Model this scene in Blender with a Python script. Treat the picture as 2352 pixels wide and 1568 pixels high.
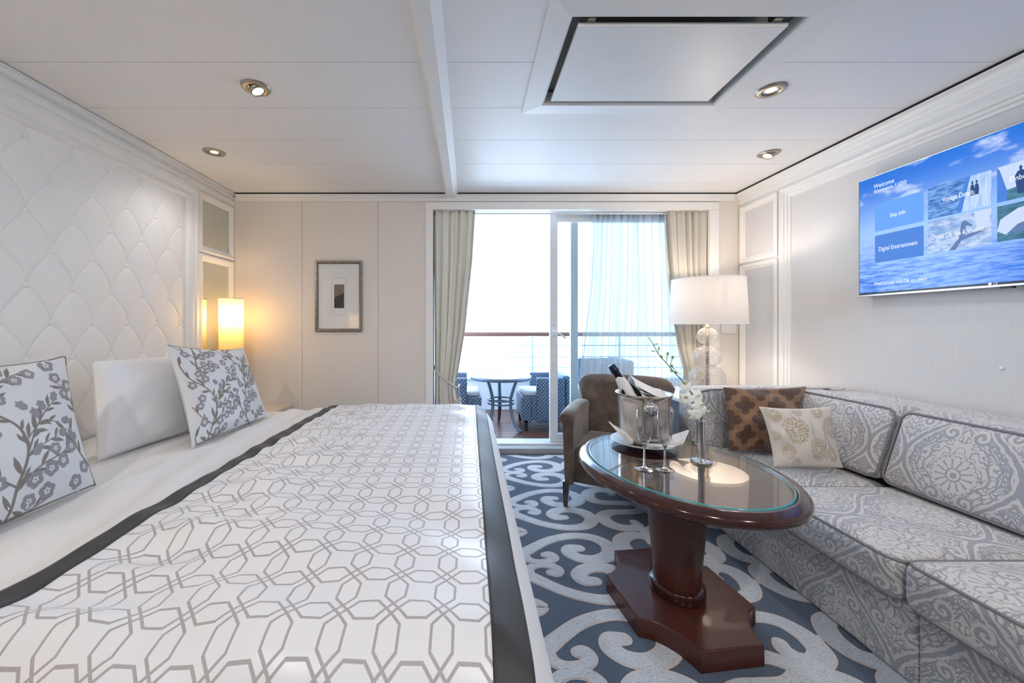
import bpy, bmesh, math, random
import numpy as np
from mathutils import Vector, Matrix
PI = math.pi
for o in list(bpy.data.objects): bpy.data.objects.remove(o)
SC = bpy.context.scene
COL = SC.collection

# ------------------------------------------------------------------ camera, world, exposure
F, CX, CY, H = 885.0, 1078.0, 747.0, 1.137          # focal length and vanishing point in pixels, eye height
cam = bpy.data.cameras.new('camera'); camo = bpy.data.objects.new('camera', cam); COL.objects.link(camo)
camo.location = (0, 0, H); camo.rotation_euler = (PI/2, 0, 0)
cam.sensor_width = 36; cam.lens = F/2352*36
cam.shift_x = (1176-CX)/2352; cam.shift_y = (CY-784)/2352
cam.clip_start = .02
SC.camera = camo
W = bpy.data.worlds.new('sky'); SC.world = W; W.use_nodes = True
bg = W.node_tree.nodes['Background']
bg.inputs[0].default_value = (.68, .87, 1.14, 1); bg.inputs[1].default_value = 4.7
vs = SC.view_settings
vs.view_transform = 'Standard'; vs.look = 'None'; vs.gamma = 1; vs.use_curve_mapping = False
vs.exposure = 0.66
SC.cycles.max_bounces = 9; SC.cycles.diffuse_bounces = 5; SC.cycles.glossy_bounces = 4; SC.cycles.transmission_bounces = 6; SC.cycles.transparent_max_bounces = 10
SC.cycles.caustics_reflective = False; SC.cycles.caustics_refractive = False; SC.cycles.adaptive_threshold = .02
SPOT_W, WARM = 16.0, (1, .95, .90)

# ------------------------------------------------------------------ pixel helpers: a pixel on a known plane
def onz(px, py, z):
    s = (py-CY)/(H-z); return Vector(((px-CX)/s, F/s, z))
def onx(px, py, x):
    s = (px-CX)/x; return Vector((x, F/s, H-(py-CY)/s))
def ony(px, py, y):
    s = F/y; return Vector(((px-CX)/s, y, H-(py-CY)/s))

# ------------------------------------------------------------------ node helpers
def lin(r, g=None, b=None):
    if g is None: g = b = r
    f = lambda c: (c/255/12.92 if c/255 <= .04045 else ((c/255+.055)/1.055)**2.4)
    return (f(r), f(g), f(b), 1)
class E:
    """a shader value with arithmetic"""
    def __init__(s, nt, v): s.nt, s.v = nt, v
    def m(s, op, *a):
        n = s.nt.nodes.new('ShaderNodeMath'); n.operation = op
        for i, x in enumerate((s,)+a):
            x = x.v if isinstance(x, E) else x
            if isinstance(x, (int, float)): n.inputs[i].default_value = x
            else: s.nt.links.new(x, n.inputs[i])
        return E(s.nt, n.outputs[0])
    def __add__(s, o): return s.m('ADD', o)
    __radd__ = __add__
    def __mul__(s, o): return s.m('MULTIPLY', o)
    __rmul__ = __mul__
    def __sub__(s, o): return s.m('SUBTRACT', o)
    def __rsub__(s, o): return (s*-1)+o
    def __truediv__(s, o): return s.m('DIVIDE', o)
    def abs(s): return s.m('ABSOLUTE')
    def max(s, o): return s.m('MAXIMUM', o)
    def min(s, o): return s.m('MINIMUM', o)
    def sin(s): return s.m('SINE')
    def cos(s): return s.m('COSINE')
    def fract(s): return s.m('FRACT')
    def floor(s): return s.m('FLOOR')
    def sqrt(s): return s.m('SQRT')
    def pow(s, k): return s.m('POWER', k)
    def lt(s, o): return s.m('LESS_THAN', o)
    def gt(s, o): return s.m('GREATER_THAN', o)
    def atan2(s, o): return s.m('ARCTAN2', o)
    def step(s, a, b):                    # 0 below a, 1 above b, smooth
        n = s.nt.nodes.new('ShaderNodeMapRange'); n.interpolation_type = 'SMOOTHSTEP'
        n.inputs[1].default_value = a; n.inputs[2].default_value = b
        s.nt.links.new(s.v, n.inputs[0]); return E(s.nt, n.outputs[0])
class M:
    """material builder"""
    def __init__(s, name):
        s.m = bpy.data.materials.new(name); s.m.use_nodes = True; s.nt = s.m.node_tree
        s.b = s.nt.nodes['Principled BSDF']; s.out = s.nt.nodes['Material Output']
    def n(s, t, **k):
        n = s.nt.nodes.new(t)
        for a, b in k.items(): setattr(n, a, b)
        return n
    def l(s, a, b): s.nt.links.new(a.v if isinstance(a, E) else a, b)
    def e(s, sock): return E(s.nt, sock)
    def coord(s, kind='Object', scale=(1, 1, 1), rot=(0, 0, 0)):
        if kind == 'World':
            c = s.n('ShaderNodeNewGeometry').outputs['Position']
        else:
            c = s.n('ShaderNodeTexCoord').outputs[kind]
        mp = s.n('ShaderNodeMapping'); mp.inputs['Scale'].default_value = scale; mp.inputs['Rotation'].default_value = rot
        s.l(c, mp.inputs[0]); return mp.outputs[0]
    def xyz(s, sock):
        x = s.n('ShaderNodeSeparateXYZ'); s.l(sock, x.inputs[0])
        return [s.e(x.outputs[i]) for i in range(3)]
    def noise(s, co, scale, detail=3, rough=.5):
        n = s.n('ShaderNodeTexNoise'); n.inputs['Scale'].default_value = scale; n.inputs['Detail'].default_value = detail
        n.inputs['Roughness'].default_value = rough; s.l(co, n.inputs['Vector']); return s.e(n.outputs[0])
    def mix(s, fac, a, b):
        n = s.n('ShaderNodeMix', data_type='RGBA')
        for v, i in ((fac, 0), (a, 6), (b, 7)):
            if isinstance(v, E): v = v.v
            if isinstance(v, (tuple, float, int)): n.inputs[i].default_value = v
            else: s.l(v, n.inputs[i])
        return n.outputs[2]
    def col(s, c):
        if isinstance(c, tuple): s.b.inputs['Base Color'].default_value = c
        else: s.l(c, s.b.inputs['Base Color'])
        return s
    def set(s, rough=.5, metal=0, spec=.5, sheen=0, coat=0, trans=0, ior=1.45, ssr=.1):
        i = s.b.inputs
        i['Roughness'].default_value = rough; i['Metallic'].default_value = metal; i['Specular IOR Level'].default_value = spec
        i['Sheen Weight'].default_value = sheen; i['Coat Weight'].default_value = coat; i['Coat Roughness'].default_value = .05
        i['Transmission Weight'].default_value = trans; i['IOR'].default_value = ior
        return s
    def bump(s, h, strength=.3, dist=.001):
        n = s.n('ShaderNodeBump'); n.inputs['Strength'].default_value = strength; n.inputs['Distance'].default_value = dist
        s.l(h, n.inputs['Height']); s.l(n.outputs[0], s.b.inputs['Normal']); return s
def plain(name, c, rough=.5, metal=0, spec=.5, sheen=0, coat=0, var=.06, vs_=6, bumps=0, bscale=200):
    m = M(name); co = m.coord('World')
    nz = m.noise(co, vs_, 3)
    d = tuple(x*(1-var) for x in c[:3])+(1,); l = tuple(min(1, x*(1+var)) for x in c[:3])+(1,)
    m.col(m.mix(nz, d, l)).set(rough, metal, spec, sheen, coat)
    if bumps: m.bump(m.noise(co, bscale, 2), bumps, .002)
    return m.m
def thin_glass(name, tint=(1, 1, 1, 1), ior=1.5, boost=1.0, rough=0.0):
    m = M(name); nt = m.nt
    t = m.n('ShaderNodeBsdfTransparent'); t.inputs[0].default_value = tint
    g = m.n('ShaderNodeBsdfGlossy'); g.inputs['Roughness'].default_value = rough
    fr = m.n('ShaderNodeLayerWeight'); fr.inputs[0].default_value = .5
    mx = m.n('ShaderNodeMixShader'); f0 = ((ior-1)/(ior+1))**2
    m.l(((m.e(fr.outputs['Facing']).pow(5)*(1-f0)+f0)*boost).min(1.0), mx.inputs[0]); m.l(t.outputs[0], mx.inputs[1]); m.l(g.outputs[0], mx.inputs[2])
    m.l(mx.outputs[0], m.out.inputs[0]); return m.m
def emis(name, c, k):
    m = M(name); m.col((0, 0, 0, 1)); m.b.inputs['Emission Color'].default_value = c; m.b.inputs['Emission Strength'].default_value = k
    return m.m
def translucent(name, c, tr=.5, alpha=1.0, co_noise=None):
    m = M(name)
    d = m.n('ShaderNodeBsdfDiffuse'); d.inputs[0].default_value = c
    t = m.n('ShaderNodeBsdfTranslucent'); t.inputs[0].default_value = c
    mx = m.n('ShaderNodeMixShader'); mx.inputs[0].default_value = tr
    m.l(d.outputs[0], mx.inputs[1]); m.l(t.outputs[0], mx.inputs[2]); o = mx.outputs[0]
    nz = m.noise(m.coord('World', (300, 300, 300)), 3)
    bp = m.n('ShaderNodeBump'); bp.inputs['Strength'].default_value = .1; m.l(nz, bp.inputs['Height']); m.l(bp.outputs[0], d.inputs['Normal'])
    if alpha < 1:
        p = m.n('ShaderNodeBsdfTransparent'); m2 = m.n('ShaderNodeMixShader'); m2.inputs[0].default_value = alpha
        m.l(p.outputs[0], m2.inputs[1]); m.l(o, m2.inputs[2]); o = m2.outputs[0]
    m.l(o, m.out.inputs[0]); return m.m

# ------------------------------------------------------------------ mesh helpers
def wloc(p):
    v = Vector((0, 0, 0))
    while p: v += p.location; p = p.parent
    return v
def tag(o, label=None, cat=None, group=None, kind=None):
    if label: o['label'] = label
    if cat: o['category'] = cat
    if group: o['group'] = group
    if kind: o['kind'] = kind
    return o
def thing(name, label, cat, loc=(0, 0, 0), group=None):
    o = bpy.data.objects.new(name, None); COL.objects.link(o); o.location = loc; o.empty_display_size = .05
    return tag(o, label, cat, group)
def struct(name, label, loc=(0, 0, 0)):
    o = bpy.data.objects.new(name, None); COL.objects.link(o); o.location = loc
    o['label'] = label; o['kind'] = 'structure'; return o
class MB:
    def __init__(s): s.v, s.f, s.mi, s.sm, s.uv = [], [], [], [], {}
    def add(s, v, f, mi=0, sm=False, uv=None):
        b = len(s.v); s.v += [tuple(p) for p in v]
        for q in f: s.f.append(tuple(i+b for i in q)); s.mi.append(mi); s.sm.append(sm)
        if uv is not None:
            for i, t in enumerate(uv): s.uv[b+i] = t
        return s
    def box(s, x0, x1, y0, y1, z0, z1, mi=0):
        v = [(x, y, z) for z in (z0, z1) for y in (y0, y1) for x in (x0, x1)]
        return s.add(v, [(0, 2, 3, 1), (4, 5, 7, 6), (0, 1, 5, 4), (2, 6, 7, 3), (0, 4, 6, 2), (1, 3, 7, 5)], mi)
    def grid(s, P, mi=0, sm=True, uv=None, flip=False, wrapu=False, wrapv=False):
        P = np.asarray(P, float); nu, nv = P.shape[:2]; f = []
        for i in range(nu-(0 if wrapu else 1)):
            for j in range(nv-(0 if wrapv else 1)):
                a, b = i*nv+j, ((i+1) % nu)*nv+j; c, d = ((i+1) % nu)*nv+(j+1) % nv, i*nv+(j+1) % nv
                f.append((a, d, c, b) if flip else (a, b, c, d))
        return s.add(P.reshape(-1, 3).tolist(), f, mi, sm, None if uv is None else np.asarray(uv).reshape(-1, 2).tolist())
    def rbox(s, x0, x1, y0, y1, z0, z1, r=.03, n=8, crown=(0, 0, 0), xf=None, mi=0, wob=0):
        c = np.array([(x0+x1)/2, (y0+y1)/2, (z0+z1)/2]); h = np.array([(x1-x0)/2, (y1-y0)/2, (z1-z0)/2]); r = min(r, *(h*.98))
        idx, V, FF = {}, [], []
        def P(p):
            q = np.clip(p, -(h-r), h-r); d = p-q; L = np.linalg.norm(d)
            w = q+d/L*r if L > 1e-9 else p
            t = w/h
            for k in range(3):
                if crown[k]:
                    a, b = [t[j] for j in range(3) if j != k]
                    w[k] += np.sign(t[k])*abs(t[k])**3*crown[k]*max(0, 1-a*a)*max(0, 1-b*b)
            return w+c
        def vid(p):
            k = tuple(np.round(p, 6))
            if k not in idx:
                idx[k] = len(V); V.append(P(np.array(p)))
            return idx[k]
        def samp(hh):
            k = [-hh, -hh+r*.3, -hh+r*.65, -hh+r]
            m = np.linspace(-hh+r, hh-r, n+1).tolist()
            return sorted(set(np.round(k+m+[-a for a in k], 6)))
        S = [samp(hh) for hh in h]
        for ax in range(3):
            a, b = (ax+1) % 3, (ax+2) % 3
            for sg in (-1, 1):
                for i in range(len(S[a])-1):
                    for j in range(len(S[b])-1):
                        q = []
                        for ii, jj in ((i, j), (i+1, j), (i+1, j+1), (i, j+1)):
                            p = [0, 0, 0]; p[ax] = sg*h[ax]; p[a] = S[a][ii]; p[b] = S[b][jj]; q.append(vid(p))
                        FF.append(tuple(q) if sg > 0 else tuple(q[::-1]))
        if xf: V = [xf(Vector(p)) for p in V]
        return s.add(V, FF, mi, True)
    def lathe(s, prof, c=(0, 0, 0), n=32, mi=0, sm=True, xf=None, cap=True, el=(1, 1)):
        P = [[(r*math.cos(2*PI*i/n)*el[0], r*math.sin(2*PI*i/n)*el[1], z) for r, z in prof] for i in range(n)]
        P = np.array(P)
        if xf: P = np.array([[tuple(xf(Vector(p))) for p in row] for row in P])
        P = P+np.array(c)
        s.grid(P, mi, sm, wrapu=True)
        m = len(prof); b = len(s.v)-n*m
        if cap:
            for k, rev in ((0, True), (m-1, False)):
                if prof[k][0] > 1e-6:
                    q = [b+i*m+k for i in range(n)]; s.f.append(tuple(q[::-1] if rev else q)); s.mi.append(mi); s.sm.append(False)
        return s
    def tube(s, path, r=.01, n=8, mi=0, closed=False, cap=True, flat=None):
        path = [Vector(p) for p in path]; m = len(path); rows = []
        up = Vector((0, 0, 1)); prev = None
        for i, p in enumerate(path):
            a = path[(i-1) % m] if (i or closed) else p; b = path[(i+1) % m] if (i < m-1 or closed) else p
            t = (b-a).normalized()
            if prev is None:
                ref = up if abs(t.z) < .9 else Vector((1, 0, 0)); x = t.cross(ref).normalized()
            else:
                x = (prev-t*prev.dot(t)).normalized()
            prev = x; y = t.cross(x)
            rr = r[i] if isinstance(r, (list, tuple)) else r
            fl = flat or 1
            rows.append([tuple(p+x*rr*math.cos(2*PI*k/n)+y*rr*fl*math.sin(2*PI*k/n)) for k in range(n)])
        s.grid(np.array(rows), mi, True, wrapu=closed, wrapv=True, flip=True)
        if cap and not closed:
            b = len(s.v)-m*n
            s.f += [tuple(b+k for k in range(n))[::-1], tuple(b+(m-1)*n+k for k in range(n))]; s.mi += [mi]*2; s.sm += [False]*2
            # orientation is fixed by recalc in build
        return s
    def prism(s, poly, z0, z1, xf=None, mi=0, sm=False):
        n = len(poly); v = [(x, y, z0) for x, y in poly]+[(x, y, z1) for x, y in poly]
        if xf: v = [tuple(xf(Vector(p))) for p in v]
        f = [tuple(range(n))[::-1], tuple(range(n, 2*n))]
        s.add(v, f, mi, False); b = len(s.v)-2*n
        for i in range(n):
            j = (i+1) % n; s.f.append((b+i, b+j, b+n+j, b+n+i)); s.mi.append(mi); s.sm.append(sm)
        return s
    def build(s, name, mat, parent=None, uvbox=False, bevel=0, solid=0, recalc=True, subs=0, uvoff=(0, 0)):
        me = bpy.data.meshes.new(name); off = wloc(parent)
        me.from_pydata([(p[0]-off.x, p[1]-off.y, p[2]-off.z) for p in s.v], [], s.f)
        for m in (mat if isinstance(mat, (list, tuple)) else [mat]): me.materials.append(m)
        me.polygons.foreach_set('material_index', s.mi); me.polygons.foreach_set('use_smooth', s.sm)
        if s.uv or uvbox:
            L = me.uv_layers.new(name='UVMap').data
            for p in me.polygons:
                nx, ny, nz = (abs(a) for a in p.normal)
                for li in p.loop_indices:
                    vi = me.loops[li].vertex_index
                    if uvbox:
                        x, y, z = s.v[vi]
                        L[li].uv = ((y+uvoff[0], z+uvoff[1]) if nx >= ny and nx >= nz else (x+uvoff[0], z+uvoff[1]) if ny >= nz else (y+uvoff[0], -x+uvoff[1]))
                    else: L[li].uv = s.uv.get(vi, (0, 0))
        if recalc:
            bm = bmesh.new(); bm.from_mesh(me); bmesh.ops.recalc_face_normals(bm, faces=bm.faces); bm.to_mesh(me); bm.free()
        me.validate()
        o = bpy.data.objects.new(name, me); COL.objects.link(o); o.parent = parent
        if bevel:
            b = o.modifiers.new('bevel', 'BEVEL'); b.width = bevel; b.segments = 2; b.limit_method = 'ANGLE'
        if solid:
            b = o.modifiers.new('solid', 'SOLIDIFY'); b.thickness = solid; b.offset = 0
        if subs:
            b = o.modifiers.new('sub', 'SUBSURF'); b.levels = subs; b.render_levels = subs
        return o
def box(name, mat, parent, x0, x1, y0, y1, z0, z1, bevel=.002):
    return MB().box(x0, x1, y0, y1, z0, z1).build(name, mat, parent, bevel=bevel)
def spline(pts, n=8, closed=False):
    P = [np.array(p, float) for p in pts]; m = len(P); out = []
    for i in range(m if closed else m-1):
        g = lambda k: P[k % m] if closed else P[min(max(k, 0), m-1)]
        a, b, c, d = g(i-1), g(i), g(i+1), g(i+2)
        for k in range(n):
            t = k/n
            out.append(.5*((2*b)+(c-a)*t+(2*a-5*b+4*c-d)*t*t+(3*b-a-3*c+d)*t**3))
    if not closed: out.append(P[-1])
    return np.array(out)
def text(s, size, mat, parent, org, right, up, name='lettering', align='LEFT', width=None):
    cu = bpy.data.curves.new(name, 'FONT'); cu.body = s; cu.size = 1; cu.resolution_u = 3
    ob = bpy.data.objects.new(name, cu); COL.objects.link(ob)
    bpy.context.view_layer.update()
    me = bpy.data.meshes.new_from_object(ob.evaluated_get(bpy.context.evaluated_depsgraph_get()))
    bpy.data.objects.remove(ob); bpy.data.curves.remove(cu)
    xs = [v.co.x for v in me.vertices]; w = max(xs)-min(xs)
    k = size; kx = size if width is None else width/w
    ax = {'LEFT': min(xs), 'CENTER': (min(xs)+max(xs))/2}[align]
    R, U, O = Vector(right), Vector(up), Vector(org)-wloc(parent)
    for v in me.vertices: v.co = O+R*((v.co.x-ax)*kx)+U*(v.co.y*k)
    me.materials.clear(); me.materials.append(mat)
    o = bpy.data.objects.new(name, me); COL.objects.link(o); o.parent = parent
    return o

# ------------------------------------------------------------------ materials
XL, XR, YB, YF, ZC = -2.09, 2.393, 3.378, -1.7, 2.29
m_ceil = plain('ceiling_paint', lin(242, 241, 239), .45, var=.02, vs_=2)
m_white = plain('white_paint', lin(240, 239, 236), .38, var=.015, vs_=3)
m_gap = plain('shadow_gap', lin(20, 20, 20), .8)
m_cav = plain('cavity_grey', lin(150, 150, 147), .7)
m_side = plain('plain_wall', lin(238, 236, 232), .7, var=.02)
def _beige():
    m = M('beige_wall_vinyl'); co = m.coord('World')
    a = m.noise(co, 260, 2); b = m.noise(co, 3, 2)
    m.col(m.mix(a*.7+b*.3, lin(220, 212, 203), lin(238, 232, 225))).set(.6, spec=.3).bump(a, .15, .001); return m.m
m_beige = _beige()
def _linen():
    m = M('linen_wallcovering'); co = m.coord('World', (1, 1, .02))
    a = m.noise(co, 170, 3, .7); b = m.noise(m.coord('World', (1, 1, .05)), 700, 1)
    m.col(m.mix(a*.6+b*.4, lin(208, 206, 204), lin(230, 229, 228))).set(.55, spec=.35).bump(a, .12, .001); return m.m
m_linen = _linen()
def _leather():
    m = M('white_upholstery'); co = m.coord('World'); a = m.noise(co, 420, 2)
    m.col(m.mix(a, lin(236, 235, 233), lin(246, 245, 243))).set(.42, spec=.4).bump(a, .05, .0006); return m.m
m_tuft = _leather()
m_nickel = plain('brushed_nickel', lin(176, 168, 152), .3, 1, var=.05, vs_=40)
m_chrome = plain('polished_chrome', lin(225, 225, 228), .06, 1, var=.01)
m_silver = plain('hammered_silver', lin(218, 208, 196), .24, 1, var=.08, vs_=14, bumps=.12, bscale=60)
m_mirror = plain('mirror_glass', lin(222, 228, 222), .01, 1, var=0)
m_black = plain('black_plastic', lin(14, 14, 16), .3)
m_bulb = emis('lamp_glow', (1, .93, .82, 1), 14)
m_alu = plain('satin_aluminium', lin(196, 198, 202), .25, 1, var=.02)
m_pane = thin_glass('door_glass', (.93, .98, 1, 1))
m_clear = thin_glass('clear_glass', (.985, .985, .985, 1), 1.5, 1.6)
m_frameglass = thin_glass('picture_glass', (.98, .98, .98, 1), 1.45)
m_bframe = plain('balcony_frame_white', lin(226, 230, 234), .4, var=.02)

# ------------------------------------------------------------------ room shell
# carpet: deep blue pile with pale scrolls woven in
def _carpet(name, c0, c1, c2, sp, k):
    m = M(name); co = m.coord('World'); fine = m.noise(co, 330, 2, .7)
    st = m.noise(m.coord('World', (60, 330, 1), (0, 0, .5)), 1.0, 2, .6)
    c = m.mix(fine.step(.3, .7), c0, c1)
    c = m.mix((st.step(.60, .66))*k, c, c2)
    m.col(c).set(.95, spec=.1, sheen=.2).bump(fine, .6, .004); return m.m
m_cblue = _carpet('carpet_blue', lin(62, 77, 96), lin(104, 119, 138), lin(120, 132, 146), .6, .35)
m_cedge = _carpet('carpet_scroll_outline', lin(206, 190, 184), lin(226, 212, 206), lin(210, 200, 200), .6, .2)
m_cpale = _carpet('carpet_scroll', lin(178, 188, 200), lin(226, 228, 230), lin(132, 104, 88), .6, .75)
big = [(.0, .075), (.037, .1), (.09, .143), (.16, .193), (.24, .228), (.325, .243), (.41, .222), (.46, .165), (.462, .105), (.43, .058), (.362, .03), (.29, .043), (.25, .085), (.262, .122), (.31, .126)]
bigw = [.075, .062, .056, .054, .053, .056, .064, .074, .08, .078, .07, .066, .07, .066, .052]
big2 = [(.36, -.03), (.31, .02), (.25, .052), (.17, .058), (.092, .066), (.036, .105), (.030, .175), (.075, .232), (.145, .248), (.196, .218), (.19, .178)]
big2w = [.05, .054, .052, .052, .058, .07, .076, .07, .06, .052, .04]
big3 = [(.19, .314), (.24, .268), (.30, .236), (.37, .232), (.43, .206), (.462, .15), (.466, .1), (.45, .055), (.405, .028), (.36, .042), (.342, .08), (.35, .108)]
big3w = [.05, .054, .052, .054, .062, .072, .074, .07, .064, .06, .052, .04]
small = [(.02, .075), (.03, .042), (.05, .022), (.086, .012), (.135, .018), (.163, .046), (.15, .072), (.126, .068)]
smallw = [.05, .046, .04, .038, .044, .05, .05, .042]
def ribbon(mb, pts, wid, tr, z, grow, mi):
    ZN[0] = (ZN[0]+1) % 13; z += ZN[0]*3e-5
    c = spline(pts, 7); w = spline([(a, 0) for a in wid], 7)[:, 0]/2+grow
    t = np.gradient(c, axis=0); t /= np.linalg.norm(t, axis=1)[:, None]; nrm = np.stack([-t[:, 1], t[:, 0]], 1)
    Lp, Rp = c+nrm*w[:, None], c-nrm*w[:, None]
    P = [[(*tr(a), z+4e-6*k), (*tr(b), z+4e-6*k)] for k, (a, b) in enumerate(zip(Lp, Rp))]; z += 4e-6*len(c)
    mb.grid(np.array(P), mi, False)
    ends = [(c[-1], w[-1], math.atan2(t[-1][1], t[-1][0]))]
    for p, r, a0 in ends:
        k = 12; v = [(*tr(p), z)]+[(*tr(p+r*np.array([math.cos(a0-PI/2+PI*i/k), math.sin(a0-PI/2+PI*i/k)])), z) for i in range(k+1)]
        mb.add(v, [(0, i, i+1) for i in range(1, k+1)], mi)
ZN = [0]
fl = MB(); fl.add([(XL, YF, 0), (XR, YF, 0), (XR, 3.62, 0), (XL, 3.62, 0)], [(0, 1, 2, 3)])
for i in range(-1, 3):
    for j in range(-4, 8):
        X0, Y0 = .25+.513*i, 1.271+.284*j
        def tr(p, X0=X0, Y0=Y0, i=i, j=j):
            u, v = p
            if i in (-1, 2): u = .513-u
            if j % 2: v = .284-v
            return (X0+u, min(Y0+v, 3.3775))
        for grow, z, mi in ((.006, .0006, 1), (0, .0018, 2)):
            if i < 1:
                ribbon(fl, big, [q*.92 for q in bigw], tr, z, grow, mi); ribbon(fl, small, [q*.85 for q in smallw], tr, z, grow, mi)
                ribbon(fl, [(.0, .255), (.035, .262), (.06, .274)], [.05, .03, .008], tr, z, grow, mi)
            else:
                ribbon(fl, big2, big2w, tr, z, grow, mi); ribbon(fl, big3, big3w, tr, z, grow, mi)
            ribbon(fl, [(.49, .13), (.52, .13)], [.016, .016], tr, z, grow, mi)
fo = fl.build('floor', [m_cblue, m_cedge, m_cpale], recalc=False)
tag(fo, 'blue carpet with pale grey curling scroll pattern', kind='structure')
for p in fo.data.polygons:
    if p.normal.z < 0: p.flip()

ceil = struct('ceiling', 'white ceiling of wide flush boards')
hx0, hx1, hy0, hy1 = .34, 1.30, 1.38, 2.04
ys = [YF]+[1.689+.3535*k for k in range(-9, 5)]+[3.62]
for a, b in zip(ys[:-1], ys[1:]):
    def plank(x0, x1, y0, y1): MB().box(x0, x1, y0+.0012, y1-.0012, ZC, ZC+.02).build('ceiling_board', m_ceil, ceil, bevel=.0008)
    if b <= hy0 or a >= hy1: plank(XL, -.15, a, b); plank(-.15, XR, a, b)
    else:
        plank(XL, -.15, a, b); plank(-.15, hx0, a, b); plank(hx1, XR, a, b)
        if a < hy0: plank(hx0, hx1, a, hy0)
        if b > hy1: plank(hx0, hx1, hy1, b)
MB().box(XL-.1, hx0, YF, 3.62, ZC+.022, ZC+.05).box(hx1, XR+.1, YF, 3.62, ZC+.022, ZC+.05).box(hx0, hx1, YF, hy0, ZC+.022, ZC+.05).box(hx0, hx1, hy1, 3.62, ZC+.022, ZC+.05).build('ceiling_backing', m_cav, ceil)
bp = [(-.212, ZC), (-.208, ZC-.03), (-.19, ZC-.045), (-.135, ZC-.045), (-.098, ZC)]
bm_ = MB().prism(bp, -YF, -(YB-.0), xf=lambda p: Vector((p.x, -p.z, p.y)))
tag(bm_.build('trim_1', m_white), 'white bevelled beam running along the ceiling', kind='structure')

# walls
wl = struct('wall_left', 'white left wall carrying the tufted headboard')
box('wall_face', m_side, wl, XL-.1, XL, YF, YB+.3, 0, ZC, 0)
wr = struct('wall_right', 'pale linen covered right wall')
MB().box(XR, XR+.1, YF, YB+.3, 0, ZC).build('wall_face', m_linen, wr)
wf = struct('wall_front', 'plain wall behind the viewer')
box('wall_face', m_side, wf, XL-.1, XR+.1, YF-.1, YF, 0, ZC, 0)
wb = struct('wall_back', 'beige panelled wall beside the balcony door')
DX0, DX1, DZ = -.317, 2.10, 2.148
seams = [XL, -1.466, -.80, DX0-.005]
for a, b in zip(seams[:-1], seams[1:]):
    MB().box(a+.0012, b-.0012, YB, YB+.02, 0, ZC-.002).build('wall_panel', m_beige, wb, bevel=.001)
MB().box(DX1+.005, XR-.001, YB, YB+.02, 0, ZC-.002).build('wall_panel', m_beige, wb, bevel=.001)
MB().box(DX0, DX1, YB, YB+.02, DZ+.005, ZC-.002).build('wall_panel', m_beige, wb)
MB().box(XL-.1, DX0, YB+.021, 3.60, 0, ZC).box(DX1, XR+.1, YB+.021, 3.60, 0, ZC).box(DX0, DX1, YB+.021, 3.60, DZ+.03, ZC).build('wall_core', m_side, wb)
# outer skin either side of the balcony door
MB().box(XL-.1, DX0-.02, 3.601, 3.66, -.1, 2.49).box(DX1+.02, XR+1.5, 3.601, 3.66, -.1, 2.49).box(DX0-.02, DX1+.02, 3.601, 3.66, DZ+.05, 2.49).build('outer_skin', m_bframe, wb)
# door casing
cs = struct('trim_2', 'white casing around the balcony door')
for nm, q in (('casing_side', (DX0-.065, DX0, 0, DZ)), ('casing_side', (DX1, DX1+.083, 0, DZ)), ('casing_head', (DX0-.065, DX1+.083, DZ, DZ+.065))):
    MB().box(q[0], q[1], YB-.018, YB+.1, q[2], q[3]).build(nm, m_white, cs, bevel=.004)
# crown mouldings: a stepped profile (depth from wall, height below ceiling)
def crown(parent, prof, p0, p1, inward, mat=m_white, name='moulding'):
    p0, p1, inward = Vector(p0), Vector(p1), Vector(inward); mb = MB()
    rows = [[tuple(p+inward*d-Vector((0, 0, h))) for d, h in prof] for p in (p0, p1)]
    mb.grid(np.array(rows), 0, False)
    return mb.build(name, mat, parent, recalc=False)
def solid_crown(parent, prof, p0, p1, inward, name='moulding', mat=m_white):
    p0, p1, inward = Vector(p0), Vector(p1), Vector(inward)
    a = [p0+inward*d-Vector((0, 0, h)) for d, h in prof]; b = [p1+inward*d-Vector((0, 0, h)) for d, h in prof]; n = len(a)
    mb = MB(); mb.add([*a, *b], [tuple(range(n)), tuple(range(n, 2*n))]+[(i, (i+1) % n, n+(i+1) % n, n+i) for i in range(n)])
    return mb.build(name, mat, parent, bevel=.0015)
def arc(c, r, a0, a1, n=5): return [(c[0]+r*math.cos(a0+(a1-a0)*i/n), c[1]+r*math.sin(a0+(a1-a0)*i/n)) for i in range(n+1)]
PR = [(0, .012), (.075, .012), (.075, .022)]+arc((.075, .052), .03, -PI/2, -PI, 5)+[(.04, .055), (.034, .062), (.034, .08), (.026, .085), (.026, .098), (.018, .104), (.018, .12), (0, .12)]
t3 = struct('trim_3', 'stepped white crown moulding along the right wall', (0, 0, 0))
solid_crown(t3, PR, (XR, YF, ZC), (XR, YB, ZC), (-1, 0, 0))
box('shadow_gap', m_gap, t3, XR-.075, XR, YF, YB, ZC-.012, ZC-.0005, 0)  # solid near-black strip; the shade of the gap is in its colour
PL = [(0, .004), (.05, .004), (.05, .012)]+arc((.05, .03), .018, -PI/2, -1.5*PI, 6)+[(.022, .052), (.022, .07), (.036, .074), (.036, .1), (.03, .104), (.03, .118), (0, .118)]
t4 = struct('trim_4', 'rounded white crown moulding above the tufted headboard')
solid_crown(t4, PL, (XL, YF, ZC), (XL, YB, ZC), (1, 0, 0))
PB = [(0, .01), (.03, .01), (.03, .02), (.022, .028), (.022, .045), (.014, .052), (.014, .068), (0, .068)]
t5 = struct('trim_5', 'slim white crown moulding along the back wall')
solid_crown(t5, PB, (XL+.05, YB, ZC), (XR-.075, YB, ZC), (0, -1, 0))
box('shadow_gap', m_gap, t5, XL+.05, XR-.075, YB-.03, YB, ZC-.011, ZC-.0005, 0)  # same dark strip here, coloured as the shade above the moulding

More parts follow.
